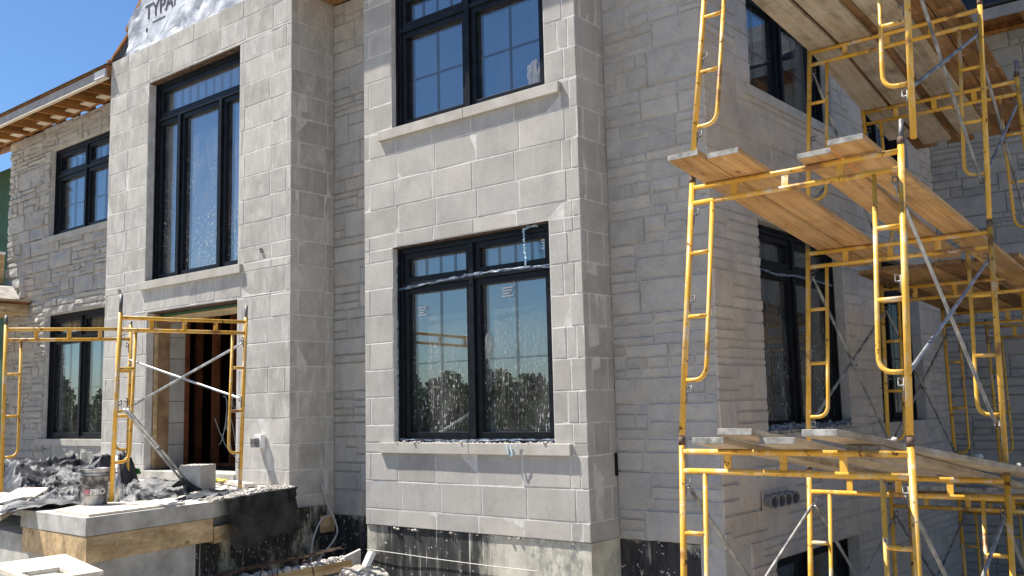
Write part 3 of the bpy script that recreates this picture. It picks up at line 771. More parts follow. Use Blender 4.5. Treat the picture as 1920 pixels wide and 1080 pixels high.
# doorway
dr = MB(); LS.box(dr, -12.495, -12.46, .10, .335, -.72, 1.40); dr.build('plywood_jamb', M['ply'], house)
dr = MB(); LS.box(dr, -12.459, -12.43, .10, .14, -.72, 1.40); dr.build('door_buck', M['lumber'], house)
dr = MB(); LS.box(dr, -12.45, -10.42, .24, .30, 1.30, 1.41); dr.build('door_header', M['lumber'], house)
dr = MB(); LS.box(dr, -12.45, -10.38, .18, .235, 1.38, 1.41); dr.build('flashing', M['green'], house)
dr = MB()
for k in range(7): LS.box(dr, -12.60, -12.47, .337, .58, -.70+.3*k, -.408+.3*k)
dr.build('inner_block_pier', M['block'], house)
dr = MB()
for u in (-12.9, -12.45, -12.0, -11.55, -11.1): LS.box(dr, u-.02, u+.03, 1.02, 1.13, -.72, 2.18)
LS.box(dr, -13.0, -10.9, 1.01, 1.14, -.735, -.69); LS.box(dr, -12.50, -12.44, .585, .64, -.7, 1.9); LS.box(dr, -10.42, -10.38, .26, .9, -.7, 1.4)
dr.build('wall_stud', M['stud'], house)
dr = MB(); LS.box(dr, -12.5, -10.377, -.02, .4, -.845, -.735); dr.build('threshold', M['slab'], house, bevel=.006)
# interior (floors, partitions) kept dark
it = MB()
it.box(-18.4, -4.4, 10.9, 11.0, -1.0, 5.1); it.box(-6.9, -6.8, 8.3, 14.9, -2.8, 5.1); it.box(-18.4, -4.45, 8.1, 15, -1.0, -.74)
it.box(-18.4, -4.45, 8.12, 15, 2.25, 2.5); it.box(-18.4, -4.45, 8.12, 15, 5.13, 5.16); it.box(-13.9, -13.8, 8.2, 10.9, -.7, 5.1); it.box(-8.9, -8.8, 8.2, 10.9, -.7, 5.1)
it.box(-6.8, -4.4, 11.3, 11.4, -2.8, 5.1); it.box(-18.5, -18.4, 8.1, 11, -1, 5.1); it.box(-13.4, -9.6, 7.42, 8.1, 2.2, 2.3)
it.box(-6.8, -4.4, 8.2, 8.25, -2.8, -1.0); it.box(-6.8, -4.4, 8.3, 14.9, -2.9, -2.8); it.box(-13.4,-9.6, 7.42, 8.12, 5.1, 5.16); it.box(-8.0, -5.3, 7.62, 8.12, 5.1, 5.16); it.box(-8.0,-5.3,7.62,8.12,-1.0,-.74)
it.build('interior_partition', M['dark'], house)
cb = MB()
for k in range(5):
    c0 = Vector((-12.0+.05*k, 8.05, .25)); pts = []
    for i in range(14):
        t = i/13; pts.append(c0+Vector((.10*math.sin(t*5+k), .02*k, -.75*t+.12*math.sin(t*7+k*1.3))))
    cb.tube(pts, .006, 6)
cb.tube(curve([(-12.2, 8.05, -.05), (-11.9, 8.05, -.45), (-11.4, 8.0, -.66), (-10.9, 8.0, -.62)]), .006, 6)
cb.build('hanging_cable', M['cable'], house)

# eaves, soffit, roof
rf = MB(); ef = 7.09
rf.box(-19.6, -13.72, ef, ef+.035, 5.112, 5.262); rf.build('fascia', M['fascia'], house)
rf = MB(); rf.box(-19.6, -13.72, ef-.012, ef+.05, 5.098, 5.118); rf.build('fascia_trim', M['pale_wood'], house)
rf = MB(); rf.box(-14.05, -13.74, ef-.02, ef-.003, 5.13, 5.25); rf.build('fascia_wrap', M['white'], house)
def rafters(name, x0, x1, step, m='rafter'):
    x = x0
    while x < x1:
        mb = MB()
        z0, z1 = 5.12, 5.40
        mb.hexa([(x, ef+.036, 5.125), (x+.04, ef+.036, 5.125), (x+.04, YA+.1, 5.16), (x, YA+.1, 5.16), (x, ef+.036, 5.23), (x+.04, ef+.036, 5.23), (x+.04, YA+.1, 5.50), (x, YA+.1, 5.50)])
        x += step; mb.build(name, M[m], house)
rafters('rafter', -19.4, -13.8, .53)
x = -19.4
while x < -13.9:
    rf = MB(); rf.box(x+.22, x+.46, YA-.26, YA-.10, 5.175, 5.20); x += .53
    rf.build('soffit_block', M['pale_wood'], house)
rf = MB()
rf.hexa([(-19.6, ef-.03, 5.266), (-13.7, ef-.03, 5.266), (-13.7, 12, 7.7), (-19.6, 12, 7.7), (-19.6, ef-.03, 5.28), (-13.7, ef-.03, 5.28), (-13.7, 12, 7.72), (-19.6, 12, 7.72)])
rf.box(-19.4, -13.7, YA-.09, YA-.05, 5.17, 5.60)
rf.build('roof_deck', M['sheath'], house)
rf = MB()
rf.hexa([(-19.62, ef-.05, 5.283), (-13.69, ef-.05, 5.283), (-13.69, 12, 7.722), (-19.62, 12, 7.722), (-19.62, ef-.05, 5.30), (-13.69, ef-.05, 5.30), (-13.69, 12, 7.74), (-19.62, 12, 7.74)])
rf.hexa([(-9.36, ef-.05, 5.35), (-3.4, ef-.05, 5.35), (-3.4, 12, 7.82), (-9.36, 12, 7.82), (-9.36, ef-.05, 5.37), (-3.4, ef-.05, 5.37), (-3.4, 12, 7.84), (-9.36, 12, 7.84)])
rf.hexa([(-19.62, 12, 7.70), (-3.4, 12, 7.70), (-3.4, 18, 5.2), (-19.62, 18, 5.2), (-19.62, 12, 7.83), (-3.4, 12, 7.83), (-3.4, 18, 5.3), (-19.62, 18, 5.3)])
rf.hexa([(-4.3, 14.05, 5.30), (3.0, 14.05, 5.30), (3.0, 18, 7.6), (-4.3, 18, 7.6), (-4.3, 14.05, 5.33), (3.0, 14.05, 5.33), (3.0, 18, 7.63), (-4.3, 18, 7.63)])
rf.build('roof', M['shingle'], house)
# soffit above the bay and right side
rf = MB(); rf.box(-9.30, -3.42, ef, YA, 5.18, 5.20); rf.box(-4.11, -3.42, YA, 14.0, 5.18, 5.20); rf.build('soffit', M['soffit'], house)
rf = MB(); rf.box(-9.34, -3.42, ef-.03, ef-.002, 5.17, 5.35); rf.box(-3.418, -3.39, ef-.03, 14.0, 5.17, 5.35); rf.build('fascia', M['fascia'], house)
# far wing eave
rf = MB(); rf.box(-3.38, 3.0, 14.06, 14.10, 5.13, 5.28); rf.build('fascia', M['fascia'], house)
x = -3.9
while x < 2.8: rf = MB(); rf.box(x, x+.04, 14.101, YF+.1, 5.165, 5.26); rf.build('rafter', M['rafter'], house); x += .6
rf = MB(); rf.box(-3.38, 2.9, YF-.06, YF-.022, 5.12, 5.17)
rf.build('wall_ledger', M['rafter'], house)
rf = MB(); rf.box(-4.3, 2.9, YF+.02, YF+.08, 5.171, 5.72); rf.box(-4.3, 2.9, 14.12, YF+.02, 5.262, 5.29); rf.build('roof_deck', M['sheath'], house)
# courses of shingle edges on the far wing roof
rf = MB()
for k in range(14):
    y = 14.02+.16*k; z = 5.30+(y-14.05)*.582+.034
    rf.box(-3.3, 3.0, y, y+.17, z-.01, z+.006)
rf.build('shingle_course', M['shingle'], house)

# gable with house wrap above the left section
gb = MB(); gy = 7.27
def gtop(x):
    if x < -13.44: return None
    pk = -11.48; return 5.84+(x+13.44)*.885 if x < pk else 5.84+(pk+13.44)*.885-(x-pk)*.885
def G(u, v):
    x = -13.44+u*3.92; zt = max(gtop(x), 5.3); z = 5.28+(zt-5.28)*v
    fl = 1-math.exp(-(((x+12.55)/.55)**4+((z-5.85)/.35)**4)); wr = (.035*fbm(Vector((x*3.2, z*4.5, 1)), 3)+.06*abs(noise.noise(Vector((x*1.3+z*1.2, z*.8-x*.5, 4)))))*fl+.012*(1-fl)
    return (x, gy-wr, z)
gb.grid(G, 90, 40)
wrap = gb.build('house_wrap', M['wrap'], house)
gb = MB(); gb.hexa([(-13.47, gy-.02, 5.80), (-11.48, gy-.02, 7.56), (-11.48, gy+.4, 7.56), (-13.47, gy+.4, 5.80), (-13.50, gy-.02, 5.85), (-11.48, gy-.02, 7.62), (-11.48, gy+.4, 7.62), (-13.50, gy+.4, 5.85)])
gb.hexa([(-14.12, 7.30, 5.42), (-13.45, 7.30, 5.80), (-13.45, 7.8, 5.80), (-14.12, 7.8, 5.42), (-14.12, 7.30, 5.46), (-13.45, 7.30, 5.86), (-13.45, 7.8, 5.86), (-14.12, 7.8, 5.46)])
gb.build('rake_board', M['sheath'], house)
gb = MB(); gb.quad([(-14.02, 7.33, 5.28), (-13.43, 7.33, 5.28), (-13.43, 7.33, 5.83), (-14.06, 7.33, 5.44)]); gb.build('gable_sheathing', M['shingle'], house)
gb = MB(); gb.box(-13.74, -13.70, 7.10, 7.5, 5.14, 5.38); gb.build('rake_board', M['sheath'], house)
gb = MB(); gb.hexa([(-13.45, 7.30, 5.3), (-11.48, 7.30, 7.5), (-11.48, 12.5, 7.6), (-13.45, 12.5, 5.4), (-13.5, 7.30, 5.8), (-11.48, 7.30, 7.62), (-11.48, 12.5, 7.62), (-13.5, 12.5, 5.8)])
gb.hexa([(-11.48, 7.30, 7.5), (-9.4, 7.30, 5.3), (-9.4, 12.5, 5.4), (-11.48, 12.5, 7.6), (-11.48, 7.30, 7.62), (-9.35, 7.30, 5.8), (-9.35, 12.5, 5.8), (-11.48, 12.5, 7.62)])
gb.build('gable_roof', M['shingle'], house)
def text_mesh(name, body, size, mtx, m, parent, extr=.001, bold=.0):
    cu = bpy.data.curves.new(name, 'FONT'); cu.body = body; cu.size = size; cu.extrude = extr; cu.offset = bold
    o = bpy.data.objects.new(name, cu); me = bpy.data.meshes.new_from_object(o)
    bpy.data.objects.remove(o); me.name = name
    off = Vector(parent['_w']) if parent is not None else Vector((0,0,0))
    me.transform(Matrix.Translation(-off) @ mtx); me.materials.clear(); me.materials.append(m)
    o = bpy.data.objects.new(name, me); COL.objects.link(o); o.parent = parent; o['_w'] = tuple(off); return o
face = Matrix.Rotation(R(90), 4, 'X')
text_mesh('printed_lettering', 'TYPAR', .32, Matrix.Translation((-12.93, gy-.016, 5.83)) @ face, M['ink'], wrap, bold=.005)
gb = MB(); gb.box(-12.72, -12.38, gy-.017, gy-.014, 5.735, 5.752); gb.box(-12.90, -12.86, gy-.017, gy-.014, 5.64, 5.70); gb.build('printed_lettering', M['ink'], wrap)

# fittings on the block wall
eb = thing('junction_box', (-9.87, YL, -.37), 'grey electrical box on a white bracket on the block wall beside the doorway', 'junction box')
mb = MB(); mb.box(-9.90, -9.76, YL-.07, YL-.004, -.41, -.25); mb.build('bracket', M['white'], eb, bevel=.006)
mb = MB(); mb.box(-9.895, -9.80, YL-.13, YL-.071, -.40, -.29); mb.build('cover', M['steel'], eb, bevel=.006)
def loop_fit(x, z, label):
    mb = MB(); pts = [(x+.020*math.cos(t), YL-.015-.008*math.sin(t), z+.030*math.sin(t)) for t in [i*.55 for i in range(-2, 9)]]
    mb.tube(pts, .006, 7); mb.lump((x, YL-.010, z+.02), .012, 3)
    tag(mb.build('cable_stub', M['steel']), label, 'cable stub')
loop_fit(-9.87, 1.985, 'small curled dark cable end poking out beside the tall window sill'); loop_fit(-13.25, 1.80, 'small dark cable end above the front scaffold post on the left block wall')
# vent pipes in the side wall
for i, dy in enumerate((8.62, 8.77, 8.92, 9.08)):
    pt = thing('vent_pipe', (XC, dy, -.91), ['vent pipe stub nearest the corner, first of the row of four', 'second vent pipe stub from the corner in the row of four', 'third vent pipe stub from the corner in the row of four', 'vent pipe stub farthest from the corner, last of the row of four'][i], 'vent pipe', 'vent pipe stubs in the side wall')
    mb = MB(); n = 22; c = Vector((XC, dy, -.91)); ax = Vector((1, -.25, -.08)).normalized()
    a = ax.cross(Vector((0,0,1))).normalized(); b = a.cross(ax)
    rings = []
    for (rr, dd) in ((.058, -.03), (.058, .10), (.064, .10), (.064, .135), (.052, .135), (.050, .0)):
        rings.append([c+ax*dd+(a*math.cos(2*math.pi*k/n)+b*math.sin(2*math.pi*k/n))*rr for k in range(n)])
    for r0, r1 in zip(rings[:-1], rings[1:]):
        for k in range(n): mb.quad([r0[k], r0[(k+1)%n], r1[(k+1)%n], r1[k]])
    mb.build('pipe', M['pvc'], pt)
    mb = MB(); mb.quad([c+ax*.03+(a*math.cos(2*math.pi*k/n)+b*math.sin(2*math.pi*k/n))*.0505 for k in range(n)]); mb.build('opening', M['hole'], pt)
mb = MB(); B.box(mb, 8.54, 9.16, -.024, -.018, -1.0, -.83); mb.build('patch_stone', M['ledge_b'], house)
mb = MB(); mb.box(-5.206, -5.19, 7.77, 7.80, -.66, -.45); mb.build('weep_gap', M['hole'], house)

# ------------------------------------------------------------------ porch slab
porch = thing('porch', (-9.6, 5.6, -1.9), 'concrete porch slab on timber formwork in front of the doorway', 'porch')
def prism(mb, poly, z0, z1, mi=0, mtop=None):
    n = len(poly)
    n0 = len(mb.v); mb.v += [Vector((x, y, z0)) for x, y in poly]+[Vector((x, y, z1)) for x, y in poly]
    mb.f.append(tuple(n0+n+i for i in range(n))); mb.m.append(mi if mtop is None else mtop); mb.sm.append(False)
    mb.f.append(tuple(n0+i for i in range(n-1, -1, -1))); mb.m.append(mi); mb.sm.append(False)
    for i in range(n):
        j = (i+1) % n; mb.f.append((n0+i, n0+j, n0+n+j, n0+n+i)); mb.m.append(mi); mb.sm.append(False)
C0 = (-8.215, 4.18); C1 = (-8.52, 5.63); C2 = (-9.16, 7.10)
capp = [C0, C1, (-8.545, 5.632), (-9.14, 7.145), (-14.6, 7.145), (-14.6, 5.08), (-9.80, 4.62), (-9.60, 4.245)]
mb = MB(); prism(mb, capp, -1.01, -.85, 0, 1); mb.build('cap', [M['slab'], M['conc_dust']], porch, bevel=.006)
mb = MB(); prism(mb, [(-8.21, 4.185), (-8.515, 5.62), (-8.60, 5.62), (-8.30, 4.26), (-9.54, 4.31), (-9.55, 4.245)], -1.232, -1.012)
mb.build('form_board', M['lumber_y'], porch, bevel=.004)
mb = MB(); prism(mb, [(-8.53, 5.64), (-8.70, 5.64), (-9.22, 7.13), (-9.12, 7.13)], -1.26, -1.10); prism(mb, [(-9.315, 7.19), (-9.315, 7.80), (-9.28, 7.80), (-9.28, 7.14), (-9.31, 7.14)], -1.42, -1.225)
mb.build('form_board', M['lumber_y'], porch, bevel=.004)
mb = MB(); prism(mb, [(-8.25, 4.25), (-8.50, 5.42), (-14.4, 6.9), (-14.4, 5.2), (-9.9, 4.74), (-9.56, 4.36)], -2.4, -1.234); mb.build('base', M['slab'], porch)
mb = MB(); prism(mb, [(-8.66, 5.40), (-9.18, 7.14), (-9.32, 7.75), (-12, 7.16), (-12, 5.6)], -3.0, -1.10); mb.build('retaining_wall', M['found_dark'], porch)
mb = MB(); prism(mb, [(-8.64, 5.60), (-9.17, 7.12), (-9.6, 7.12), (-9.2, 5.6)], -1.10, -1.008); mb.build('base', M['slab'], porch)
mb = MB(); prism(mb, [(-8.26, 4.225), (-8.50, 5.30), (-9.05, 5.20), (-9.35, 4.80), (-9.02, 4.29)], -.849, -.828); tag(mb.build('board', M['osb'], bevel=.002), 'thin flat board lying under the bucket on the porch corner', 'board')

# black fabric over the porch edge
fb = MB()
E0 = Vector((-8.50, 5.70, 0)); E1 = Vector((-9.12, 7.16, 0))
def F(u, v):
    e = E0.lerp(E1, .05+.86*u); out = Vector((.92, .39, 0))
    if v < .12: s = v/.12; p = e-out*(.10*(1-s)); z = -.838+.006*s; off = .01
    else:
        s = (v-.12)/.88; L_ = (.52+.03*math.sin(u*6))*(.94 if u < .5 else .94+.10*(u-.5)) - .10*max(0, (u-.75)*4)**2*.5
        z = -.835-s*L_; p = e; off = .03+.05*s*(1-.3*u)+.020*math.sin(z*22+u*5+2*noise.noise(Vector((u*3, z*4, 0))))*s+.035*abs(noise.noise(Vector((u*4.5, s*6, 3))))
    p = p+out*off+Vector((0, .03*noise.noise(Vector((s*3, 5, u)))*s, 0))
    if u > .9 : p = p+Vector((0, -.03*math.sin(s*5), 0))
    return (p.x, p.y, z+.012*noise.noise(Vector((u*8, v*8, 1))))
fb.grid(F, 60, 50)
tag(fb.build('filter_fabric', M['fabric']), 'black fabric sheet hanging over the porch edge beside the block wall', 'fabric')

# cable beside it
cb = MB(); P = [(-9.285, 7.60, -.855), (-9.27, 7.64, -1.0), (-9.26, 7.70, -1.15), (-9.20, 7.74, -1.30), (-9.12, 7.70, -1.42), (-9.08, 7.58, -1.53), (-9.06, 7.42, -1.64), (-9.05, 7.30, -1.78)]
cb.tube(curve(P), .011, 8); cb.tube(curve([(-9.23, 7.70, -1.22), (-9.2, 7.55, -1.24), (-9.16, 7.42, -1.36), (-9.12, 7.32, -1.55), (-9.08, 7.28, -1.80)]), .010, 8)
tag(cb.build('cable', M['cable']), 'pale looped cable hanging from the block return down to the footing', 'cable')

# ------------------------------------------------------------------ things on the porch
ZP = -.85
# bucket
bx, by = -9.16, 4.73
bk = thing('bucket', (bx, by, ZP+.02), 'dark cement stained pail standing on the porch corner beside the scaffold post', 'bucket')
mb = MB(); r0 = .128
prof = [(.0, 0), (r0*.93, 0), (r0*.95, .01), (r0*1.0, .26), (r0*1.07, .262), (r0*1.07, .272), (r0*1.01, .275), (r0*1.01, .287), (r0*1.08, .29), (r0*1.08, .30), (r0*1.02, .303), (r0*1.02, .315), (r0*1.10, .318), (r0*1.12, .335), (r0*1.10, .345), (r0*1.03, .345), (r0*.98, .30), (r0*.9, .03)]
mb.lathe((bx, by, ZP+.02), prof, 36); mb.build('body', M['bucket'], bk)
cdir = math.atan2(-by, -bx)
def on_bucket(u, z, rr=.1335): # u metres round from the camera-facing line
    a = cdir+u/r0; return (bx+rr*math.cos(a), by+rr*math.sin(a), ZP+.02+z)
def bucket_text(body, size, u0, z0, m, bold):
    cu = bpy.data.curves.new('t', 'FONT'); cu.body = body; cu.size = size; cu.offset = bold; cu.extrude = .0005
    o = bpy.data.objects.new('t', cu); me = bpy.data.meshes.new_from_object(o); bpy.data.objects.remove(o)
    for v in me.vertices:
        p = Vector(on_bucket(u0+v.co.x, z0+v.co.y, .1335+v.co.z)); v.co = p-Vector(bk['_w'])
    me.materials.clear(); me.materials.append(m)
    o = bpy.data.objects.new('lettering', me); COL.objects.link(o); o.parent = bk
bucket_text('PRO', .072, -.035, .105, M['whiteink'], .003)
bucket_text('ready mixed', .020, -.06, .078, M['whiteink'], .0)
mb = MB(); mb.grid(lambda u, v: on_bucket(-.085+.045*u, .105+.048*v, .134), 4, 2); mb.build('printed_patch', M['pinkink'], bk)
mb = MB(); mb.tube([on_bucket(-.20+.04*i, .27-.10*math.sin(math.pi*i/10), .147) for i in range(11)], .003, 6); mb.build('handle', M['steel'], bk)
# tarps
def crumple(name, m, poly, zf, amp, seed, label, n=110, hang=None, rise=.10):
    (x0, y0), (x1, y1), (x2, y2), (x3, y3) = poly
    mb = MB()
    def rg(q, p): return max(0, 1-abs(noise.noise(q))*1.7)**p
    def Q(u, v):
        x = (x0*(1-u)+x1*u)*(1-v)+(x3*(1-u)+x2*u)*v; y = (y0*(1-u)+y1*u)*(1-v)+(y3*(1-u)+y2*u)*v
        e = min(u, 1-u, v, 1-v); k = min(1, e/.10)
        q = Vector((x*1.9, y*1.9, seed))
        wx = noise.noise(q+Vector((9, 0, 0)))*.30+noise.noise(q*3)*.07; wy = noise.noise(q+Vector((0, 9, 0)))*.30+noise.noise(q*3+Vector((5,5,5)))*.07
        q2 = Vector(((x+wx)*2.6+y*1.4, (y+wy)*2.0-x*.9, seed+3))
        h = amp*(rg(q2, 4)*.75+rg(q2*2.1+Vector((3,3,3)), 4)*.42+rg(q2*4.7, 3)*.14)*k*(.55+.8*max(0, noise.noise(q*.6)+.4))
        h += rise*k*max(0, .45+noise.noise(Vector((x*.9, y*.9, seed+7))))
        ex = .16*noise.noise(Vector((u*5, v*5, seed)))*(1-k)
        return (x+wx*.7+ex, y+wy*.7-ex, zf(x, y)+.006+h)
    mb.grid(Q, n, n)
    return tag(mb.build(name, M[m]), label, 'tarp')
crumple('tarp', 'tarp2', [(-13.0, 5.25), (-10.9, 5.0), (-11.4, 6.5), (-13.4, 6.7)], lambda x, y: ZP, .12, 2, 'dark tarp heaped at the left end of the porch behind the pale board', rise=.36)
crumple('tarp', 'tarp', [(-11.2, 4.75), (-9.35, 4.50), (-9.9, 5.7), (-12.0, 5.9)], lambda x, y: ZP, .10, 5, 'crumpled dusty grey tarp lying left of the bucket on the porch', rise=.16)
crumple('tarp', 'tarp', [(-9.35, 5.15), (-9.22, 5.72), (-10.6, 6.9), (-11.3, 6.3)], lambda x, y: ZP, .10, 9, 'crumpled grey tarp between the scaffold posts and the cut stone block', rise=.16)
crumple('tarp', 'tarp2', [(-8.97, 5.60), (-8.86, 5.85), (-9.45, 6.62), (-9.68, 6.40)], lambda x, y: ZP, .05, 11, 'flat black plastic scrap near the rear scaffold post', n=50, rise=.01)
# tarp hanging over the front edge at the left
hb = MB()
def H(u, v):
    x = -9.28-1.5*u; yy = 4.20+max(0, (-x-9.55))*.30
    if v < .3: s = v/.3; y = yy+.5*(1-s); z = ZP+.03+.08*abs(noise.noise(Vector((x*4, y*4, 2))))
    else:
        s = (v-.3)/.7; y = yy-.06-.14*abs(noise.noise(Vector((x*5, s*3, 6))))-.05*s; z = ZP+.03-s*(.08+.30*min(1, u*2.4)-.1*max(0, u-.6))
        x = x-.45*s
    return (x, y, z)
hb.grid(H, 40, 50); tag(hb.build('tarp', M['tarp']), 'dusty tarp hanging down over the front edge of the porch at far left', 'tarp')
# scraps
crumple('plastic_sheet', 'greenrag', [(-11.85, 6.40), (-11.58, 6.44), (-11.65, 6.62), (-11.95, 6.60)], lambda x, y: ZP+.12, .05, 21, 'scrap of green plastic behind the scaffold posts on the porch', n=24, rise=.10)['category'] = 'plastic'
mb = MB(); mb.lump((-10.55, 6.98, ZP+.05), .08, 4, flat=.3); mb.lump((-10.42, 7.0, ZP+.05), .07, 6, flat=.25); tag(mb.build('rag', M['yelrag']), 'yellow scrap lying on the porch in front of the doorway', 'rag')
# cut stone block
cbk = MB(); n0 = 0
cx, cy = -9.47-.94*.14-.334*.135, 6.08-.334*.14+.94*.135
def cutblock():
    mb = MB(); wx, wy, hh = .14, .135, .30; ca, sa = .94, .334
    nx = 14
    def T(a, b, z): return (cx+a*ca-b*sa, cy+a*sa+b*ca, ZP+.004+z)
    for side in range(4):
        def S(u, v, side=side):
            a, b = [(-wx+2*wx*u, -wy), (wx, -wy+2*wy*u), (wx-2*wx*u, wy), (-wx, wy-2*wy*u)][side]
            j = .010*noise.noise(Vector((a*30, b*30, 3))) if v > .99 else 0
            return T(a, b, hh*v+j)
        mb.grid(S, nx, 6, smooth=False)
    mb.grid(lambda u, v: T(-wx+2*wx*u, -wy+2*wy*v, hh+.010*noise.noise(Vector(((-wx+2*wx*u)*30, (-wy+2*wy*v)*30, 3)))), 14, 10, smooth=False)
    return mb
tag(cutblock().build('stone_block', M['sill']), 'pale cut stone block with a rough top standing on the porch before the doorway', 'stone block')
# tar paper fold leaning on the block
mb = MB(); mb.grid(lambda u, v: (-9.80+.34*u+.05*math.sin(v*3)*u, 5.83+.20*u+.04*math.sin(v*3), ZP+.015+.20*v*max(.05, 1-abs(u-.62)*2.0)+.02*math.sin(u*7)), 14, 10); tag(mb.build('tar_paper', M['fabric']), 'folded black tar paper leaning against the cut stone block', 'tar paper')
# steel pipe leaning beside the front post
mb = MB(); mb.tube([(-9.215, 5.0, ZP+.0), (-9.22, 5.0, ZP+.26), (-9.22, 5.0, ZP+.265), (-9.245, 5.0, ZP+.465)], [.028, .028, .022, .022], 12); tag(mb.build('steel_pipe', M['galv']), 'short grey steel pipe standing behind the front scaffold post', 'pipe')
# pale board on the tarp at far left
def plank_between(name, p0, p1, wdt, th, mats, label, cat, group=None, side=None, sag=0, seed=0, mi=(0,0,0)):
    p0, p1 = Vector(p0), Vector(p1); d = (p1-p0); Ln = d.length; d.normalize()
    s = (side if side else d.cross(Vector((0,0,1)))); s = Vector(s); s = (s-d*s.dot(d)).normalized(); n = s.cross(d).normalized()
    if n.z < 0: n = -n
    me_ = MB(); K = 14; r = random.Random(seed); a0 = r.uniform(0, 9)
    sec = []
    for k in range(K+1):
        t = k/K; w_ = sag*math.sin(math.pi*t)
        tw = .003*math.sin(a0+3*t)
        row = []
        for (a, b) in ((-.5, 0), (.5, 0), (.5, 1), (-.5, 1)):
            row.append(Vector((a*wdt, t*Ln, b*th-w_+a*tw)))
        sec.append(row)
    me_.v = [q for row in sec for q in row]
    for k in range(K):
        for c in range(4):
            c2 = (c+1) % 4
            me_.f.append((k*4+c, (k+1)*4+c, (k+1)*4+c2, k*4+c2)); me_.m.append((0, 0, 1, 0)[c]); me_.sm.append(False)
    me_.f.append((0, 1, 2, 3)); me_.m.append(2); me_.sm.append(False)
    me_.f.append((K*4+3, K*4+2, K*4+1, K*4)); me_.m.append(2); me_.sm.append(False)
    o = me_.build(name, mats, origin=(0,0,0), bevel=.003)
    mt = Matrix((s, d, n)).transposed().to_4x4(); mt.translation = p0
    if mt.determinant() < 0: mt = Matrix((-s, d, n)).transposed().to_4x4(); mt.translation = p0
    o.matrix_world = mt; o['_w'] = tuple(p0)
    return tag(o, label, cat, group)
PW = [M['pale_wood']]*3
plank_between('board', (-9.78, 3.98, -.945), (-10.5, 4.78, -.76), .33, .045, PW, 'pale clean board lying across the tarps at the far left of the porch', 'board')
plank_between('board', (-10.25, 7.0, ZP+.01), (-9.58, 6.80, ZP+.01), .13, .045, [M['conc_dust']]*3, 'dusty board lying on the porch behind the rear scaffold post', 'board')
plank_between('board', (-10.9, 6.75, ZP+.01), (-10.0, 6.45, ZP+.015), .13, .045, [M['osb']]*3, 'dusty board lying in front of the doorway threshold', 'board')
# rubble on the porch and the ground
def scatter(name, n, fn, rr, m, label, cat=None, kind='stuff', seed=1):
    r = random.Random(seed); mb = MB()
    for i in range(n):
        x, y, z = fn(r); q = r.uniform(*rr)*(1 if r.random() < .85 else 1.8); mb.lump((x, y, z+q*.4), q, i*.37+seed, flat=r.uniform(.5, .8))
    return tag(mb.build(name, m), label, cat, kind=kind)
def along_edge(r):
    t = r.random(); e = E0.lerp(E1, t); return (e.x-r.random()**1.5*.35-.0, e.y-r.random()*.12, ZP)
scatter('gravel', 420, along_edge, (.006, .02), M['rubble'], 'loose mortar crumbs along the porch edge above the black fabric', seed=2)
scatter('gravel', 380, lambda r: (r.uniform(-11.5, -8.9), r.uniform(5.6, 7.05), ZP), (.006, .022), M['rubble'], 'loose mortar crumbs scattered over the porch floor', seed=3)
scatter('gravel', 260, lambda r: (r.uniform(-7.8, -5.58), YB+r.uniform(-.035, .08), ZS1-.004), (.004, .014), M['rubble'], 'mortar droppings along the lower bay window sill', seed=4)
scatter('gravel', 300, lambda r: (XC+r.uniform(-.11, .04), r.uniform(8.83, 10.95), ZS1+.048), (.008, .026), M['rubble'], 'mortar and plastic debris on the side window sill', seed=5)
def near_bay(r):
    x = -8.15+abs(r.gauss(0, .35)); y = 7.25-abs(r.gauss(0, .18)); return (x, y, gz(x, y)+.16*max(0, 1-abs(x+8.0)/.5))
scatter('rubble_heap', 260, near_bay, (.02, .055), M['rubble'], 'broken stone pieces heaped at the left foot of the bay', seed=6)
scatter('gravel', 500, lambda r: (lambda x, y: (x, y, gz(x, y)))(r.uniform(-9, -2.2), r.uniform(4.5, 7.3)), (.015, .05), M['rubble'], 'loose stones scattered on the ground before the house', seed=7)

# trench form beam with rubble, upright slab, white offcut
plank_between('beam', (-8.58, 5.15, -1.78), (-8.35, 7.20, -1.70), .16, .11, [M['lumber_y'], M['conc_dust'], M['lumber_y']], 'rough timber beam covered with dirt lying along the foundation trench', 'beam')
def beamtop(r):
    t = r.random(); return (-8.58+.23*t+r.uniform(-.08, .08), 5.15+2.05*t, -1.67+.08*t)
scatter('gravel', 220, beamtop, (.008, .028), M['conc_dust'], 'dirt and pebbles covering the trench beam', seed=8)
wr = MB()
for k in range(5):
    z = -1.60+.01*k; pts = [(-8.62+.05*k+.02*math.sin(i*1.7+k), 5.3+.19*i, z+.08*(i/10)+.02*math.sin(i*2.1+k*2)) for i in range(11)]
    wr.tube(curve(pts, 3), .005, 5)
for (y, k) in ((6.1, 1), (6.35, -1), (6.6, 1)):
    wr.tube(curve([(-8.45, y, -1.70), (-8.40, y+.03, -1.55), (-8.34, y+.09*k, -1.58), (-8.30, y+.1*k, -1.72)]), .006, 6)
tag(wr.build('tie_wire', M['rust']), 'rusty tie wire tangled on the trench beam', 'wire')
mb = MB(); mb.hexa([(-8.36, 7.14, -2.0), (-8.29, 7.10, -2.0), (-8.27, 7.32, -2.0), (-8.34, 7.36, -2.0), (-8.36, 7.14, -1.56), (-8.29, 7.10, -1.56), (-8.27, 7.32, -1.50), (-8.34, 7.36, -1.50)])
tag(mb.build('foam_board', M['slab'], bevel=.01), 'upright grey panel standing between the trench beam and the bay', 'panel')
plank_between('offcut', (-7.98, 7.02, -1.84), (-7.93, 7.20, -1.50), .10, .05, [M['white']]*3, 'white offcut leaning on the rubble at the foot of the bay', 'offcut')
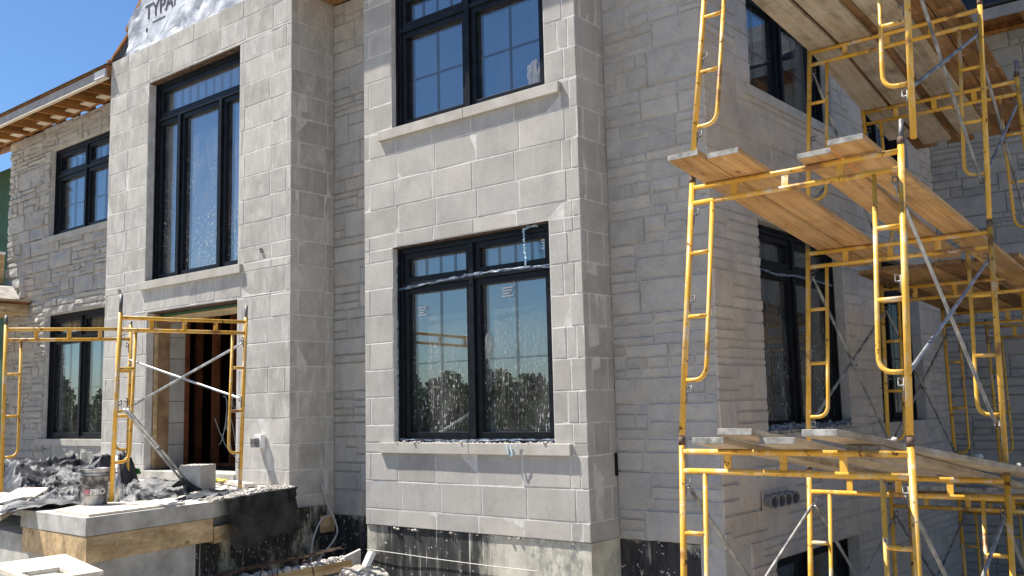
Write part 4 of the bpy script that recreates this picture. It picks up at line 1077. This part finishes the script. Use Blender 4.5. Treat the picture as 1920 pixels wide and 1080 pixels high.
st = MB(); st.tube(curve([(-8.20, 7.342, -1.50), (-7.75, 7.335, -1.505), (-7.2, 7.345, -1.52), (-6.4, 7.345, -1.53), (-5.8, 7.35, -1.53)]), .004, 5); tag(st.build('string_line', M['cable']), 'thin pale string line along the bay foundation', 'string')
# OSB sheet with a cut-out, on a stack of blocks at the bottom left
ob = MB()
Z0 = -1.124
O = [(-8.35, 2.95), (-7.10, 3.02), (-7.00, 3.72), (-8.28, 3.98)]
def onz(px): return px
q = [Vector((-7.96, 3.28, 0)), Vector((-6.85, 3.14, 0)), Vector((-6.86, 3.63, 0)), Vector((-7.975, 3.89, 0))]
def S2(u, v): p = (q[0].lerp(q[1], u)).lerp(q[3].lerp(q[2], u), v); return (p.x, p.y)
def cell(u0, u1, v0, v1):
    a, b, c, d = S2(u0, v0), S2(u1, v0), S2(u1, v1), S2(u0, v1)
    ob.hexa([(*a, Z0), (*b, Z0), (*c, Z0), (*d, Z0), (*a, Z0+.03), (*b, Z0+.03), (*c, Z0+.03), (*d, Z0+.03)])
cell(0, .58, 0, 1); cell(.58, .87, 0, .08); cell(.87, 1, 0, 1); cell(.58, .87, .62, 1)
tag(ob.build('osb_sheet', M['osb']), 'pale chipboard sheet with a square cut out at the bottom left', 'board')
for k, (bx_, by_, bz_) in enumerate([(-7.7, 3.52, -1.85), (-7.7, 3.52, -1.645), (-7.7, 3.52, -1.44), (-7.7, 3.52, -1.235-.09), (-7.1, 3.40, -1.85), (-7.1, 3.40, -1.645), (-7.1, 3.40, -1.44), (-7.1, 3.40, -1.325)]):
    mb = MB(); h = .20 if k % 4 != 3 else .2
    if k % 4 == 3: bz_ = -1.325
    mb.box(bx_-.2, bx_+.2, by_-.1, by_+.1, bz_, bz_+(.2 if k % 4 != 2 else .112))
    tag(mb.build('concrete_block', M['slab'], bevel=.006), 'grey concrete block stacked under the chipboard sheet', 'block', 'concrete blocks under the chipboard sheet')

# ------------------------------------------------------------------ scaffold
RB, RI = .0215, .016
def frame(BL, BR_, TL, TR, label, locks=(.115, .47, .82), pins=True, extra_bottom=0, grey_rung=False, gap=0.0):
    BL, BR_, TL, TR = map(Vector, (BL, BR_, TL, TR))
    root = thing('scaffold', tuple((BL+BR_)/2), label, 'scaffold frame', 'yellow scaffold frames')
    def P(u, v): return TL.lerp(TR, u).lerp(BL.lerp(BR_, u), v)
    side = (TR-TL).normalized(); nrm = side.cross(TL-BL).normalized()
    for u in (0, 1):
        mb = MB(); mb.tube([P(u, -.028), P(u, .98)], RB, 14); mb.build('post', M['yellow'], root)
    for v in (0.0, .066):
        mb = MB(); mb.tube([P(.012, v), P(.988, v)], .0195, 12); mb.build('top_bar' if v == 0 else 'lower_bar', M['yellow'], root)
    for u in (.225, .48, .735):
        a, b = P(u, .008), P(u, .058); mb = MB(); h = side*.024; t = nrm*.006
        mb.hexa([b-h-t, b+h-t, b+h+t, b-h+t, a-h-t, a+h-t, a+h+t, a-h+t]); mb.build('spacer', M['yellow'], root)
    for s, ui in ((0, .113), (1, .885)):
        e = 0 if s == 0 else 1
        pts = [P(ui, .07), P(ui, .70)]
        c = P(ui, .775); a = P(ui, .715); b = P(e+(ui-e)*.45, .775)
        for k in range(1, 7):
            t = k/6; pts.append((a*(1-t)**2+c*2*t*(1-t)+b*t*t))
        pts.append(P(e+(ui-e)*.12, .775))
        mb = MB(); mb.tube(pts, RI, 12); mb.build('ladder_rail', M['yellow'], root)
        for v in (.275, .53):
            mb = MB(); mb.tube([P(e+(ui-e)*.10, v), P(ui, v)], RI*1.02 if not (grey_rung and s and v < .4) else .024, 10); mb.build('rung', M['rust'] if grey_rung and s and v < .4 else M['yellow'], root)
        inw = side*(1 if s == 0 else -1)
        for v in locks:
            c = P(e, v)+inw*.030-nrm*0; dn = (P(e, v+.02)-P(e, v)).normalized()
            mb = MB()
            mb.tube([c-dn*.035+inw*.0, c-dn*.045+inw*.028, c+dn*.0+inw*.030, c+dn*.004+inw*.012], .0055, 6)
            mb.tube([c-dn*.040-inw*.004, c+dn*.075-inw*.004], .006, 6)
            mb.tube([P(e, v), c+inw*.022], .007, 8)
            mb.build('brace_lock', M['steel'], root)
        if pins:
            mb = MB(); mb.tube([P(e, -.05), P(e, -.022)], RB*1.06, 14); mb.build('coupling_ring', M['rust'], root)
    return root
def pins_on(root, pts):
    for a, b in pts:
        mb = MB(); mb.tube([a, b], .0175, 12); mb.build('coupling_pin', M['steel'], root)

XL, XR = -3.43, -1.905
# bar heights per station: (y, z) for the low, mid and top lifts
ST = {0: [(5.91, -.325), (6.33, 1.585), (6.72, 3.50)], 1: [(8.00, -.63), (8.38, 1.31), (8.76, 3.295)], 2: [(10.10, -.94), (10.40, 1.15), (10.12, 3.01)], 3: [(12.50, -1.22), (12.60, 1.02)], 4: [(14.22, -1.30), (14.25, .93)]}
where = {0: 'at the near end of the tower', 1: 'second from the near end of the tower', 2: 'third from the near end of the tower', 3: 'fourth from the near end beside the wall', 4: 'farthest back against the grey wing wall'}
lift = ['bottom lift', 'middle lift', 'top lift']
WX = {(0,0): (-3.405, -1.885), (0,1): (-3.465, -1.945), (0,2): (-3.45, -1.93), (1,0): (-3.40, -1.87), (1,1): (-3.45, -1.93), (1,2): (-3.47, -1.95), (2,0): (-3.45, -1.93), (2,1): (-3.50, -1.98), (2,2): (-3.47, -1.98), (3,0): (-3.47, -1.95), (3,1): (-3.52, -2.0), (4,0): (-3.38, -1.86), (4,1): (-3.43, -1.91)}
BOT = {0: [(-3.375, 5.74), (-1.855, 5.74)], 1: [(-3.375, 7.72), (-1.85, 7.72)], 2: [(-3.45, 10.05), (-1.93, 10.05)], 3: [(-3.46, 12.5), (-1.94, 12.5)], 4: [(-3.38, 14.22), (-1.86, 14.22)]}
FR = {}
for s, lv in ST.items():
    for k, (y, z) in enumerate(lv):
        xl, xr = WX[(s, k)]
        if k == 0:
            (bl, by0), (br, by1) = BOT[s]; zb = z-1.95
            BLp, BRp = (bl, by0, zb), (br, by1, zb)
        else:
            pxl, pxr = WX[(s, k-1)]; py, pz = lv[k-1]; BLp, BRp = (pxl, py, pz+.07), (pxr, py, pz+.07)
        TLp, TRp = (xl, y, z), (xr, y, z)
        if (s, k) == (0, 2): BRp = (-1.862, 6.33, 1.62)
        FR[(s, k)] = (BLp, BRp, TLp, TRp)
        rt_ = frame(BLp, BRp, TLp, TRp, 'yellow scaffold frame %s, %s' % (where[s], lift[k]), grey_rung=(s == 0 and k == 2))
        if (s, k) == (0, 1): pins_on(rt_, [((-1.945, 6.34, 1.63), (-1.94, 6.37, 1.80))])
        if (s, k) == (2, 2): pins_on(rt_, [((-3.47, 10.13, 3.06), (-3.47, 10.14, 3.20)), ((-1.98, 10.13, 3.06), (-1.98, 10.14, 3.22))])
        if k == 0:
            for (bx_, by_) in BOT[s]:
                mb = MB(); g0 = gz(bx_, by_); zb = z-1.95
                mb.tube([(bx_, by_, min(zb, g0+.02)-.02), (bx_, by_, zb+.12)], .017, 10); mb.box(bx_-.07, bx_+.07, by_-.07, by_+.07, g0-.03, g0+.035); mb.build('base_jack', M['steel'], rt_)

def onpost(s, k, e, v):
    BLp, BRp, TLp, TRp = FR[(s, k)]
    a, b = (BLp, TLp) if e == 0 else (BRp, TRp)
    return Vector(b).lerp(Vector(a), v)
def brace(a0, a1, b0, b1, label, m='galv_dark', r=.0135, inn=.045):
    root = thing('cross_brace', tuple((Vector(a0)+Vector(b1))/2), label, 'cross brace', 'scaffold cross braces')
    for p, q in ((a0, a1), (b0, b1)):
        p, q = Vector(p), Vector(q); d = (q-p).normalized(); mb = MB()
        mb.tube([p, p+d*.05, p+d*.09, q-d*.09, q-d*.05, q], [r*.65, r*.65, r, r, r*.65, r*.65], 10); mb.build('bar', M[m], root)
    c = (Vector(a0)+Vector(a1)+Vector(b0)+Vector(b1))/4; mb = MB(); mb.tube([c-Vector((.03, 0, 0)), c+Vector((.03, 0, 0))], .012, 8); mb.build('rivet', M['steel'], root)
def bay_brace(s, k, e, label, m='galv_dark', k2=None):
    k2 = k if k2 is None else k2
    off = Vector((.045 if e == 0 else -.045, 0, 0)); o2 = off*.55
    brace(onpost(s, k, e, .12)+off, onpost(s+1, k2, e, .82)+off, onpost(s, k, e, .80)+o2, onpost(s+1, k2, e, .12)+o2, label, m)
side_n = {0: 'on the wall side', 1: 'on the outer side'}
bays = {0: 'between the two nearest tower frames', 1: 'between the second and third tower frames', 2: 'between the third and fourth tower frames'}
for (s, k, e, m_) in [(0,0,0,'galv_dark'), (0,0,1,'galv_dark'), (0,1,1,'galv'), (0,2,1,'galv_dark'), (1,0,0,'galv'), (1,1,0,'galv_dark'), (1,2,0,'galv_dark'), (1,2,1,'galv_dark'), (1,0,1,'galv_dark'), (2,0,0,'galv_dark'), (2,1,0,'galv_dark')]:
    bay_brace(s, k, e, 'cross brace %s %s, %s' % (bays[s], side_n[e], lift[k]), m_)

# planks on the tower
def deckz(level, y):
    L_ = [((5.91, -.305), (8.00, -.61)), ((6.33, 1.606), (8.38, 1.332)), ((6.72, 3.521), (8.76, 3.316))][level]
    if level == 2 and y > 8.76: L_ = ((8.76, 3.316), (10.12, 3.031))
    (y0, z0), (y1, z1) = L_; return z0+(z1-z0)*(y-y0)/(y1-y0)
def deck(level, xc, wd, y0, y1, mats, label, lift_=0, seed=1, x1=None, th=.041, sag=0, grp=None):
    x1 = xc if x1 is None else x1
    return plank_between('scaffold_plank', (xc, y0, deckz(level, y0)+lift_), (x1, y1, deckz(level, y1)+lift_), wd, th, mats, label, 'plank', grp, side=(1,0,0), sag=sag, seed=seed)
PN = [M['plank'], M['plank_top'], M['plank_end']]; PG = [M['plank_grey'], M['plank_top'], M['plank_end']]; PB = [M['plank_brown'], M['plank_top'], M['plank_brown']]
g2 = 'planks on the middle deck of the tower'
deck(1, -3.238, .236, 5.80, 9.05, PN, 'middle deck plank nearest the wall, its grey end jutting past the near frame', 0, 1, grp=g2)
deck(1, -2.990, .240, 5.90, 9.0, PN, 'middle deck plank second from the wall with a grey end', .002, 2, grp=g2)
deck(1, -2.470, .235, 6.20, 9.1, PN, 'middle deck plank third from the wall, past the open gap', 0, 3, grp=g2)
deck(1, -2.220, .235, 6.10, 11.6, PN, 'long outermost plank of the middle deck with a pale lit end', .012, 4, x1=-2.10, grp=g2)
g3 = 'planks on the rear middle deck'; PNB = [M['plank'], M['plank_top'], M['plank_brown']]
for i, x in enumerate((-3.38, -3.13, -2.88, -2.63, -2.38, -2.13)):
    z0, z1 = 1.18+.006*(i % 2), 1.045
    plank_between('scaffold_plank', (x, 9.75-.05*(i%2), z0+.07), (x, 12.9, z1+.0), .242, .045, PNB if i % 3 else PB, 'rear middle deck plank, number %s from the side wall' % ['one', 'two', 'three', 'four', 'five', 'six'][i], 'plank', g3, side=(1,0,0), seed=20+i)
g4 = 'planks on the top deck of the tower'
tx = [(-3.345, .25, PG, 0, 6.3, 10.9), (-3.03, .29, PG, 0, 6.4, 11.15), (-2.64, .28, PG, 0, 6.4, 11.1)]
names = ['nearest the wall', 'second from the wall', 'third from the wall', 'on the outer edge']
for i, (x, wd, mt_, lf, y0, y1) in enumerate(tx):
    a = deck(2, x, wd, y0, 8.76, mt_, 'lower layer top deck plank %s, near half' % names[i], lf, 40+i, grp=g4)
    b = deck(2, x-.0, wd, 8.765, y1, mt_, 'lower layer top deck plank %s, far half' % names[i], lf, 50+i, grp=g4)
for i, (x, wd) in enumerate([(-3.20, .24), (-2.83, .27), (-2.46, .26), (-2.20, .235)]):
    deck(2, x, wd, 6.2, 8.7, PB, 'upper layer brown top deck plank %s, near half' % names[i], .049, 60+i, grp=g4)
    deck(2, x, wd, 8.71, 11.35, PB, 'upper layer brown top deck plank %s, far half' % names[i], .049, 70+i, grp=g4)
g1 = 'planks on the bottom deck of the tower'
lowp = [(-3.03, .23, 5.58, 9.0, 0.0, PG), (-2.80, .235, 5.50, 8.9, .046, PG), (-2.565, .235, 5.58, 8.8, 0.0, PG), (-2.29, .235, 5.56, 9.0, .046, PG), (-2.20, .22, 6.0, 9.2, 0.0, PG)]
lowl = ['bottom deck plank nearest the wall with a low grey end', 'raised bottom deck plank resting over its neighbours, second from the wall', 'bottom deck plank third from the wall between the raised and the whitened ends', 'bottom deck plank with a whitened cement crusted end', 'fifth bottom deck plank lying half under the whitened one']
for i, (x, wd, y0, y1, lf, mt_) in enumerate(lowp):
    deck(0, x, wd, y0, y1, mt_, lowl[i], lf, 80+i, x1=x+(.60 if i == 3 else .10), grp=g1)
def on_deck(r):
    y = r.uniform(6.2, 9.0); return (-2.29+.174*(y-5.56)+r.uniform(-.02, .10), y, deckz(0, y)+.092)
scatter('gravel', 90, on_deck, (.004, .015), M['rubble'], 'mortar lumps on the outer edge of the bottom deck', seed=9)
# rear low planks
for i, x in enumerate((-3.2, -2.9, -2.3)):
    plank_between('scaffold_plank', (x, 9.6, -.86), (x, 12.8, -1.19), .235, .045, PG, ['rear bottom deck plank close to the side wall', 'rear bottom deck plank in the middle', 'rear bottom deck plank on the outer side'][i], 'plank', 'planks on the rear bottom deck', side=(1,0,0), seed=90+i)

# pair of frames on the porch
def porch_frame(f, b, ft, bt, label):
    return frame(f, b, ft, bt, label, locks=(.115, .47, .83), pins=False)
fa = porch_frame((-9.005, 4.82, -.84), (-9.28, 6.455, -.84), (-8.918, 4.82, .955), (-9.20, 6.455, 1.02), 'yellow scaffold frame on the porch corner in front of the doorway')
pins_on(fa, [((-8.918, 4.82, .96), (-8.908, 4.82, 1.18)), ((-9.20, 6.455, 1.03), (-9.19, 6.455, 1.205))])
fb_ = porch_frame((-11.40, 4.82, -.84), (-11.50, 6.36, -.84), (-11.40, 4.80, 1.01), (-11.54, 6.38, 1.10), 'yellow scaffold frame at the far left end of the porch')
pins_on(fb_, [((-11.40, 4.80, 1.02), (-11.40, 4.80, 1.17)), ((-11.54, 6.38, 1.11), (-11.54, 6.38, 1.2))])
def lp(a, b, t): return Vector(a).lerp(Vector(b), t)
Ab, At, Bb_, Bt = (-9.28, 6.455, -.84), (-9.20, 6.455, 1.02), (-11.50, 6.36, -.84), (-11.54, 6.38, 1.10)
o3 = Vector((0, -.04, 0))
brace(lp(At, Ab, .13)+o3, lp(Bt, Bb_, .52)+o3, lp(At, Ab, .46)+o3*.5, lp(Bt, Bb_, .20)+o3*.5, 'bright cross brace between the two porch frames in front of the doorway', 'galv', .014)
lb = thing('cross_brace', (-9.0, 5.2, -.8), 'loose bright cross brace slanting down from the front porch scaffold post', 'cross brace')
p0, p1 = Vector((-8.90, 4.87, .07)), Vector((-9.65, 6.0, -.74))
for k in (0, 1):
    mb = MB(); off = Vector((.012*k, .03*k, .0)); mb.tube([p0+off, p1+off*1.6], .0135, 10); mb.build('bar', M['galv'], lb)
c = p0.lerp(p1, .5); mb = MB(); mb.tube([c-Vector((.03, .0, 0)), c+Vector((.05, .03, 0))], .018, 8); mb.build('rivet', M['steel'], lb)

# ------------------------------------------------------------------ far left: porch roof and the green sheathed wing
pr = thing('porch_roof', (-18.6, 6.4, 1.75), 'unfinished timber porch roof at the left edge with an orange sheathed deck', 'porch roof')
mb = MB(); mb.box(-20.6, -17.62, 4.9, 7.80, 1.86, 2.02); mb.build('joist_frame', M['lumber_y'], pr, bevel=.005)
mb = MB(); mb.box(-20.6, -17.56, 4.86, 7.80, 2.021, 2.05); mb.build('deck_edge', M['stud'], pr)
mb = MB(); mb.box(-20.6, -17.58, 4.88, 7.80, 2.051, 2.10); mb.build('deck', M['lumber_y'], pr)
mb = MB(); mb.hexa([(-20.6, 5.0, 2.10), (-17.75, 5.0, 2.10), (-17.95, 7.8, 2.12), (-20.6, 7.8, 2.12), (-20.6, 5.6, 2.45), (-18.5, 5.6, 2.38), (-18.3, 7.8, 2.42), (-20.6, 7.8, 2.5)]); mb.build('ice_barrier', M['conc_dust'], pr)
mb = MB(); mb.box(-20.6, -18.70, 6.9, 7.8, 2.50, 3.05); mb.build('upper_beam', M['lumber_y'], pr, bevel=.005)
mb = MB(); mb.box(-20.7, -18.68, 6.85, 7.8, 3.051, 3.10); mb.build('upper_cap', M['white'], pr)
mb = MB()
for x, y in ((-20.4, 5.0), (-20.4, 7.6)): mb.box(x-.07, x+.07, y-.07, y+.07, -1.9, 1.86)
mb.box(-18.75, -18.61, 7.55, 7.69, -1.9, 1.86); mb.build('post', M['lumber_y'], pr)
wing = thing('house_wing', (-20.5, 9.0, -1.9), 'green sheathed unfinished wing behind the left end of the stone wall', 'house wing')
mb = MB(); mb.box(-23.5, -18.62, 8.8, 9.0, -1.9, 5.3); mb.build('wall', M['green'], wing)
mb = MB(); mb.box(-20.3, -19.45, 8.74, 8.80, 3.0, 4.6); mb.build('window', M['white'], wing)
mb = MB(); mb.box(-20.22, -19.70, 8.73, 8.739, 3.28, 4.52); mb.build('pane', M['glass'], wing)
mb = MB(); mb.box(-19.7, -19.62, 8.72, 8.80, 3.0, 4.8); mb.build('trim', M['stud'], wing)
mb = MB(); mb.hexa([(-23.6, 7.9, 5.2), (-18.7, 7.9, 5.2), (-18.7, 12, 7.6), (-23.6, 12, 7.6), (-23.6, 7.9, 5.3), (-18.7, 7.9, 5.3), (-18.7, 12, 7.7), (-23.6, 12, 7.7)]); mb.build('roof', M['sheath'], wing)

# ------------------------------------------------------------------ surroundings (seen in the window reflections)
nh = thing('neighbour_house', (9, 19, -1.9), 'grey sided neighbouring house with a gable, seen only in the side window reflections', 'house')
mb = MB(); mb.box(6.5, 13.5, 15.5, 27, -2.2, 4.2); mb.build('wall', M['siding'], nh)
mb = MB()
for k in range(20): mb.box(6.46, 6.499, 15.5, 27, -1.9+.3*k, -1.63+.3*k)
mb.build('siding_course', M['siding'], nh)
mb = MB(); mb.quad([(6.0, 15.2, 4.1), (6.0, 27.3, 4.1), (10, 27.3, 7.4), (10, 15.2, 7.4)]); mb.quad([(14, 15.2, 4.1), (14, 27.3, 4.1), (10, 27.3, 7.4), (10, 15.2, 7.4)]); mb.build('roof', M['nroof'], nh)
mb = MB(); mb.quad([(6.5, 15.5, 4.2), (13.5, 15.5, 4.2), (10, 15.5, 7.2)]); mb.build('gable', M['siding'], nh)
for y in (17.5, 21.5):
    mb = MB(); mb.box(6.40, 6.455, y, y+1.4, 1.2, 2.7); f = mb.build('window', M['white'], nh); mb = MB(); mb.box(6.39, 6.399, y+.1, y+1.3, 1.3, 2.6); mb.build('pane', M['hole'], f)
def tree_at(x, y, h, wd, seed, label):
    r = random.Random(seed); t = thing('tree', (x, y, gz(x, y)), label, 'tree', 'trees across the street')
    g0 = gz(x, y); mb = MB(); mb.tube([(x, y, g0-.1), (x+.1, y, g0+h*.3), (x, y+.1, g0+h*.75)], [.22, .17, .06], 8)
    for k in range(7):
        a = r.uniform(0, 6.28); z0 = g0+h*r.uniform(.25, .6); mb.tube([(x, y, z0), (x+math.cos(a)*wd*.35, y+math.sin(a)*wd*.35, z0+h*.16), (x+math.cos(a)*wd*.6, y+math.sin(a)*wd*.6, z0+h*.3)], [.08, .05, .02], 6)
    mb.build('trunk', M['bark'], t); mb = MB()
    cl = [(Vector((r.gauss(0, .33)*wd, r.gauss(0, .33)*wd, h*(.62+r.gauss(0, .16)))), r.uniform(.16, .3)*wd) for _ in range(16)]
    for k in range(5000):
        c, s = r.choice(cl); d = Vector((r.gauss(0,1), r.gauss(0,1), r.gauss(0,1))).normalized()*s*r.random()**.35
        p = Vector((x, y, g0))+c+d; a = Vector((r.gauss(0,1), r.gauss(0,1), r.gauss(0,1))).normalized(); b = a.cross(Vector((r.gauss(0,1), r.gauss(0,1), r.gauss(0,1)))).normalized(); q_ = r.uniform(.16, .34)
        mb.quad([p-a*q_, p-b*q_*.6, p+a*q_, p+b*q_*.6])
    mb.build('crown', M['leaf'], t)
tl = [(-62, -30, 9, 5), (-52, -33, 8, 5), (-44, -38, 10, 6), (-36, -34, 8, 5), (-28, -38, 9, 6), (-20, -36, 8, 5), (-70, -24, 9, 6), (-57, -40, 11, 6), (-80, -20, 10, 6), (28, 40, 9, 6), (34, 30, 10, 6), (24, 30, 7, 4), (30, 22, 9, 5)]
sz = ['tall dense', 'broad low', 'large spreading', 'small rounded', 'leaning', 'narrow', 'far left', 'tallest rear', 'outermost left', 'broad rear', 'tall right', 'low right', 'nearest right']
for i, (x, y, h, wd) in enumerate(tl): tree_at(x, y, h*.42, wd*.8, 100+i, '%s green tree beyond the street, seen reflected in the windows' % sz[i])
hd = MB()
def hc(t, v):
    x = -95+105*t; y = -24-22*math.sin(t*2.4); h = 2.3+1.0*noise.noise(Vector((x*.12, 0, 2)))+.5*noise.noise(Vector((x*.5, 0, 2)))
    return (x, y+.8*noise.noise(Vector((x*.6, v*3, 7))), -2.0+h*v)
hd.grid(hc, 260, 5)
r = random.Random(5)
for k in range(9000):
    t = r.random(); x = -95+105*t; y = -24-22*math.sin(t*2.4)+r.gauss(0, 1.4)*1; h = 3.0+1.4*noise.noise(Vector((x*.12, 0, 2)))
    z = -1.9+h*r.random()**.7; s = r.uniform(.25, .5)
    a = Vector((r.gauss(0,1), r.gauss(0,1), r.gauss(0,1))).normalized(); b = a.cross(Vector((r.gauss(0,1), r.gauss(0,1), 1))).normalized(); p = Vector((x, y, z))
    hd.quad([p-a*s, p-b*s*.7, p+a*s, p+b*s*.7])
tag(hd.build('hedgerow', M['leaf']), 'distant green hedgerow seen reflected in the windows', 'hedge', kind='stuff')

for o in bpy.data.objects:
    if '_w' in o: del o['_w']
